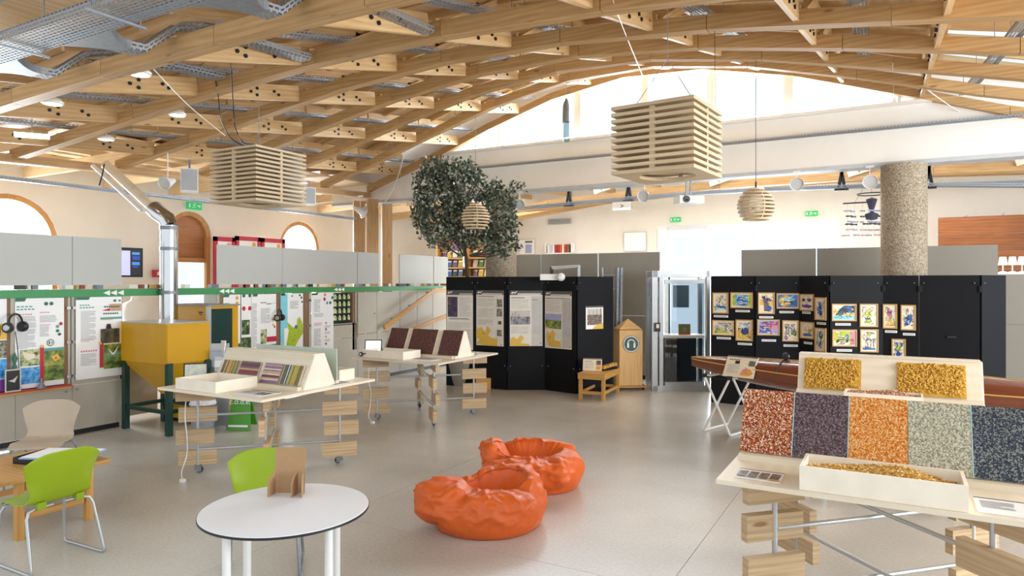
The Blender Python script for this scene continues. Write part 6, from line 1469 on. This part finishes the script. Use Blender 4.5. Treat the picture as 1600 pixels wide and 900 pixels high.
for i, (nm, c_) in enumerate(pcn):
    a = rr.uniform(-.5, .5); x, y = -.18+.04*i, rr.uniform(-.04, .04); d = Vector((math.cos(a+1.2), math.sin(a+1.2), 0))*.075
    L_ = Matrix.Rotation(.3, 3, 'Z') @ Vector((x, y, 0)); d = Matrix.Rotation(.3, 3, 'Z') @ d
    o = MB().cyl(-d, d, .005, 6).build('pencil', flat('pencil_'+nm, c_, .4), None, loc=(-6.22+L_.x, 3.14+L_.y, .481+.018+.004*(i % 3))); tag(o, '%s pencil lying in the dark tray on the low pine table' % nm, 'pencil', 'coloured pencils')
t = thing('picture_book', 'large flat blue and white book lying over the pencil tray', 'book', (-6.10, 3.16, .545), .45)
MB().box((0, 0, .006), (.52, .34, .012)).build('cover', flat('book_blue', '#8fb0d0', .4, var=.2, scale=8), t); MB().box((0, 0, .014), (.50, .32, .004)).build('page', M_paper, t)

# ============================================================ beanbags
def beanbag(label, loc, rotz, seed, lobes, hollow, mat, rim):
    t = thing('beanbag', label, 'beanbag', loc, rotz, 'orange beanbags')
    nu, nv = 190, 96
    from mathutils import Vector as V
    def surf(i, j):
        th = 2*PI*i; ph = -PI/2+PI*j; d = V((math.cos(ph)*math.cos(th), math.cos(ph)*math.sin(th), math.sin(ph)))
        acc = 0
        for (c, r, e) in lobes:      # rounded drums: flat-sided in height, elliptic in plan
            o = (-c[0], -c[1], .17-c[2])
            def g(s): 
                x, y, z = o[0]+d.x*s, o[1]+d.y*s, o[2]+d.z*s
                return ((x/r[0])**2+(y/r[1])**2)**1.55+abs(z/r[2])**3.1
            if g(0) < 1 or e > 1:
                lo, hi = 0, 1.2
                for _ in range(14):
                    m = (lo+hi)/2
                    if g(m) < 1: lo = m
                    else: hi = m
                acc += math.exp(lo*22)
            else:
                bs = 0
                for q in range(30):
                    s = 1.0-q/30
                    if g(s) < 1: bs = s; break
                if bs:
                    lo, hi = bs, bs+1/30
                    for _ in range(8):
                        m = (lo+hi)/2
                        if g(m) < 1: lo = m
                        else: hi = m
                    acc += math.exp(lo*22)
        s = math.log(acc)/22 if acc > 1 else .1
        p = V((0, 0, .17))+d*s
        # seat hollow
        hx, hy, hr, hd = hollow
        q = math.sqrt(((p.x-hx)/hr[0])**2+((p.y-hy)/hr[1])**2)
        if d.z > .05 and q < 1: 
            f = (1-q*q)**.6; p.z -= hd*f*min(1, d.z*4)
        n1 = V((p.x*3.2+seed, p.y*3.2, p.z*4))
        fold = max(0, 1-abs(noise.noise(n1*1.3))*3.4); fold2 = max(0, 1-abs(noise.noise(n1*3.1+V((5, 2, 1))))*3.2)
        big = noise.noise(V((p.x*2+seed*3, p.y*2, p.z*2)))
        up = max(0, min(1, (p.z-.06)/.2))
        amp = .024*fold**1.3*(.2+up)+.014*fold2**1.3*(.2+up)+.02*big-.012+.006*max(0, 1-abs(noise.noise(n1*6+V((1, 7, 3))))*3)*(.1+up)
        # radiating creases towards the hollow rim
        ang = math.atan2(p.y-hy, p.x-hx); cr = max(0, 1-abs(q-1)*2.2)
        amp += .014*cr*math.sin(ang*11+seed+4*noise.noise(V((ang*2, seed, 0))))*up
        p += d*amp
        if p.z < .012: p.z = .004+.2*max(0, p.z)
        return p
    mb = MB(); mb.grid(surf, nu, nv); o = mb.build('bag', mat, t, smooth=180)
    bm = bmesh.new(); bm.from_mesh(o.data); bmesh.ops.remove_doubles(bm, verts=bm.verts, dist=.0008); bm.to_mesh(o.data); bm.free(); o.data.shade_smooth()
    # piping seam around the rim
    pts = []
    for q in range(61):
        a = rim[0]+(rim[1]-rim[0])*q/60; x = hollow[0]+hollow[2][0]*1.02*math.cos(a); y = hollow[1]+hollow[2][1]*1.02*math.sin(a)
        best = None
        for v in o.data.vertices:
            dd = (v.co.x-x)**2+(v.co.y-y)**2
            if v.co.z > .15 and (best is None or dd < best[0]): best = (dd, v.co.copy())
        pts.append(best[1]+V((0, 0, .003)))
    sm = [(pts[max(q-1, 0)]+pts[q]*2+pts[min(q+1, 60)])/4 for q in range(61)]
    for _ in range(5): sm = [(sm[max(q-2, 0)]+sm[max(q-1, 0)]+sm[q]+sm[min(q+1, 60)]+sm[min(q+2, 60)])/5 for q in range(61)]
    MB().tube(sm, .005, 6).build('piping', flat('piping_red', '#b84a1c', .5), t, smooth=60)
    return t
M_or = flat('orange_fabric', '#d8601c', .5, var=.03, scale=4, coat=.08)
c = AT(757, 5.62); beanbag('orange beanbag in front with a floppy gathered end on its left', (c.x, c.y, 0), CAMROT(12), 1.7,
    [((.04, 0, .13), (.47, .38, .215), 1), ((.30, .12, .24), (.20, .27, .17), 1), ((.20, .25, .22), (.26, .16, .17), 1), ((-.33, -.06, .25), (.22, .22, .15), 1), ((-.42, .02, .20), (.13, .18, .14), 1), ((.0, -.24, .17), (.38, .14, .14), 1)], (.10, .02, (.25, .21), .17), M_or, (-.4, 3.4))
c = AT(829, 6.72); beanbag('orange beanbag behind the other one, with a low wide hollow', (c.x, c.y, 0), CAMROT(-14), 6.1,
    [((.02, 0, .12), (.46, .38, .21), 1), ((.32, -.02, .19), (.17, .28, .14), 1), ((-.36, .02, .24), (.12, .20, .17), 1), ((-.44, .04, .33), (.05, .10, .06), 1), ((.0, .28, .22), (.40, .12, .16), 1), ((0, -.27, .18), (.42, .10, .12), 1)], (-.04, .04, (.33, .22), .14), M_or, (1.8, 5.6))

# ============================================================ kayak on folding stands
A0 = Vector((-2.50, 9.60, 0)); A1 = Vector((2.30, 8.05, 0)); dv = (A1-A0); Lk = dv.length; rzk = math.atan2(dv.y, dv.x)
t = thing('kayak', 'long varnished mahogany kayak lying on white trestles before the black wall', 'kayak', (A0+A1)/2, rzk)
M_hull = wood('mahogany', '#8a4e34', '#612f20', .2, knots=False, ring=16); M_hull.node_tree.nodes['Principled BSDF'].inputs['Coat Weight'].default_value = .6
def st_(u):
    s = math.sin(PI*max(0, min(1, u)))**.75; wd = .30*s+.004
    sheer = .86+.10*(2*u-1)**2*.6; keel = .62+.20*(abs(2*u-1)**3); deck = sheer+.15*s+.02
    return wd, sheer, keel, deck
def hull(u, v):
    wd, sh, ke, de = st_(u); x = (u-.5)*Lk; a = PI*v
    return (x, -wd*math.cos(a), sh-(sh-ke)*math.sin(a)**.8)
def deck(u, v):
    wd, sh, ke, de = st_(u); x = (u-.5)*Lk; a = PI*v; return (x, -wd*math.cos(a), sh+(de-sh)*math.sin(a)**1.2)
MB().grid(hull, 60, 14).build('hull', M_hull, t, smooth=180); MB().grid(deck, 60, 14).build('deck', M_hull, t, smooth=180)
for s in (-1, 1):
    MB().tube([((u-.5)*Lk, s*(st_(u)[0]+.003), st_(u)[1]) for u in [q/60 for q in range(61)]], .008, 6).build('gunwale', flat('pale_strip', '#d9a860', .3), t, smooth=60)
MB().tube([((u-.5)*Lk, 0, st_(u)[3]+.002) for u in [q/60 for q in range(61)]], .006, 6).build('deck_seam', flat('pale_strip', '#d9a860', .3), t, smooth=60)
for u in (.27, .86):
    pts = []; 
    for q in range(15): x, y, z = deck(u, q/14); pts.append((x, y*1.01, z+.006))
    MB().tube(pts, .008, 6).build('strap', M_dark, t)
mb = MB(); x, y, z = deck(.27, .5); mb.lathe([(0, -.02), (.04, -.018), (.05, 0), (.04, .018), (0, .02)], (x, y, z+.045), 18, R=Matrix.Rotation(PI/2, 3, 'X')); mb.build('deck_fitting', M_dark, t, smooth=40)
MB().lathe([(0, -.015), (.02, -.01), (.02, .01), (0, .015)], (-Lk/2+.01, 0, st_(0)[1]), 10).build('bow_toggle', M_dark, t)
def trestle(label, u):
    x = (u-.5)*Lk; c = (A0+A1)/2+Vector((math.cos(rzk)*x, math.sin(rzk)*x, 0)); t = thing('trestle', label, 'trestle', (c.x, c.y, 0), rzk, 'white trestles under the kayak')
    hz = st_(u)[2]-.0; zt_ = hz+.02
    for s in (-1, 1):
        y = s*.30
        MB().cyl((-.20, y, .015), (.17, y, zt_), .016, 10).build('leg', M_whitep, t, smooth=40); MB().cyl((.20, y+.03*s, .015), (-.17, y+.03*s, zt_), .016, 10).build('leg', M_whitep, t, smooth=40)
    MB().cyl((-.20, -.30, .017), (-.20, .30, .017), .016, 10).cyl((.20, -.33, .017), (.20, .33, .017), .016, 10).build('foot_bar', M_whitep, t, smooth=40)
    MB().cyl((-.18, -.34, zt_+.01), (-.18, .34, zt_+.01), .018, 10).cyl((.18, -.32, zt_+.01), (.18, .32, zt_+.01), .018, 10).build('top_bar', M_whitep, t, smooth=40)
    for s in (-1, 1): MB().box((.18, s*.31, zt_+.02), (.05, .05, .05)).build('cap', M_dark, t, bevel=.006); MB().box((-.18, s*.32, zt_+.02), (.05, .05, .05)).build('cap', M_dark, t, bevel=.006)
    mb = MB(); mb.tube([(-.18, -.3, zt_+.01), (-.1, -.15, zt_-.03), (0, 0, zt_-.035), (.1, .15, zt_-.03), (.18, .3, zt_+.01)], .008, 6); mb.build('sling', M_dark, t)
trestle('white folding trestle under the bow of the kayak', .115)
trestle('white folding trestle under the stern of the kayak beyond the right table', .80)
uu = .17; x = (uu-.5)*Lk; c = (A0+A1)/2+Vector((math.cos(rzk)*x, math.sin(rzk)*x, 0)); n = Vector((math.sin(rzk), -math.cos(rzk), 0))
o = sheet('info_board', 'tilted cream information board resting against the bow of the kayak', 'board', c+n*.29+Vector((0, 0, .775)), rzk+.03, .42, .30, [('r', 0, .93, 1, 1, 'dg'), ('w', .1, .78, .45, .84, 5, 'dg'), ('r', .3, .62, .45, .76, 'k'), ('r', .75, .55, .95, .8, 'dg'), T(.1, .15, .5, .58, 9, 'gp'), ('q', [(.55, .1), (.6, .35), (.7, .45), (.85, .4), (.95, .2), (.85, .08)], 'og'), ('q', [(.6, .2), (.7, .5), (.8, .2)], 'pk')], 'cr', tilt=32, th=.012)
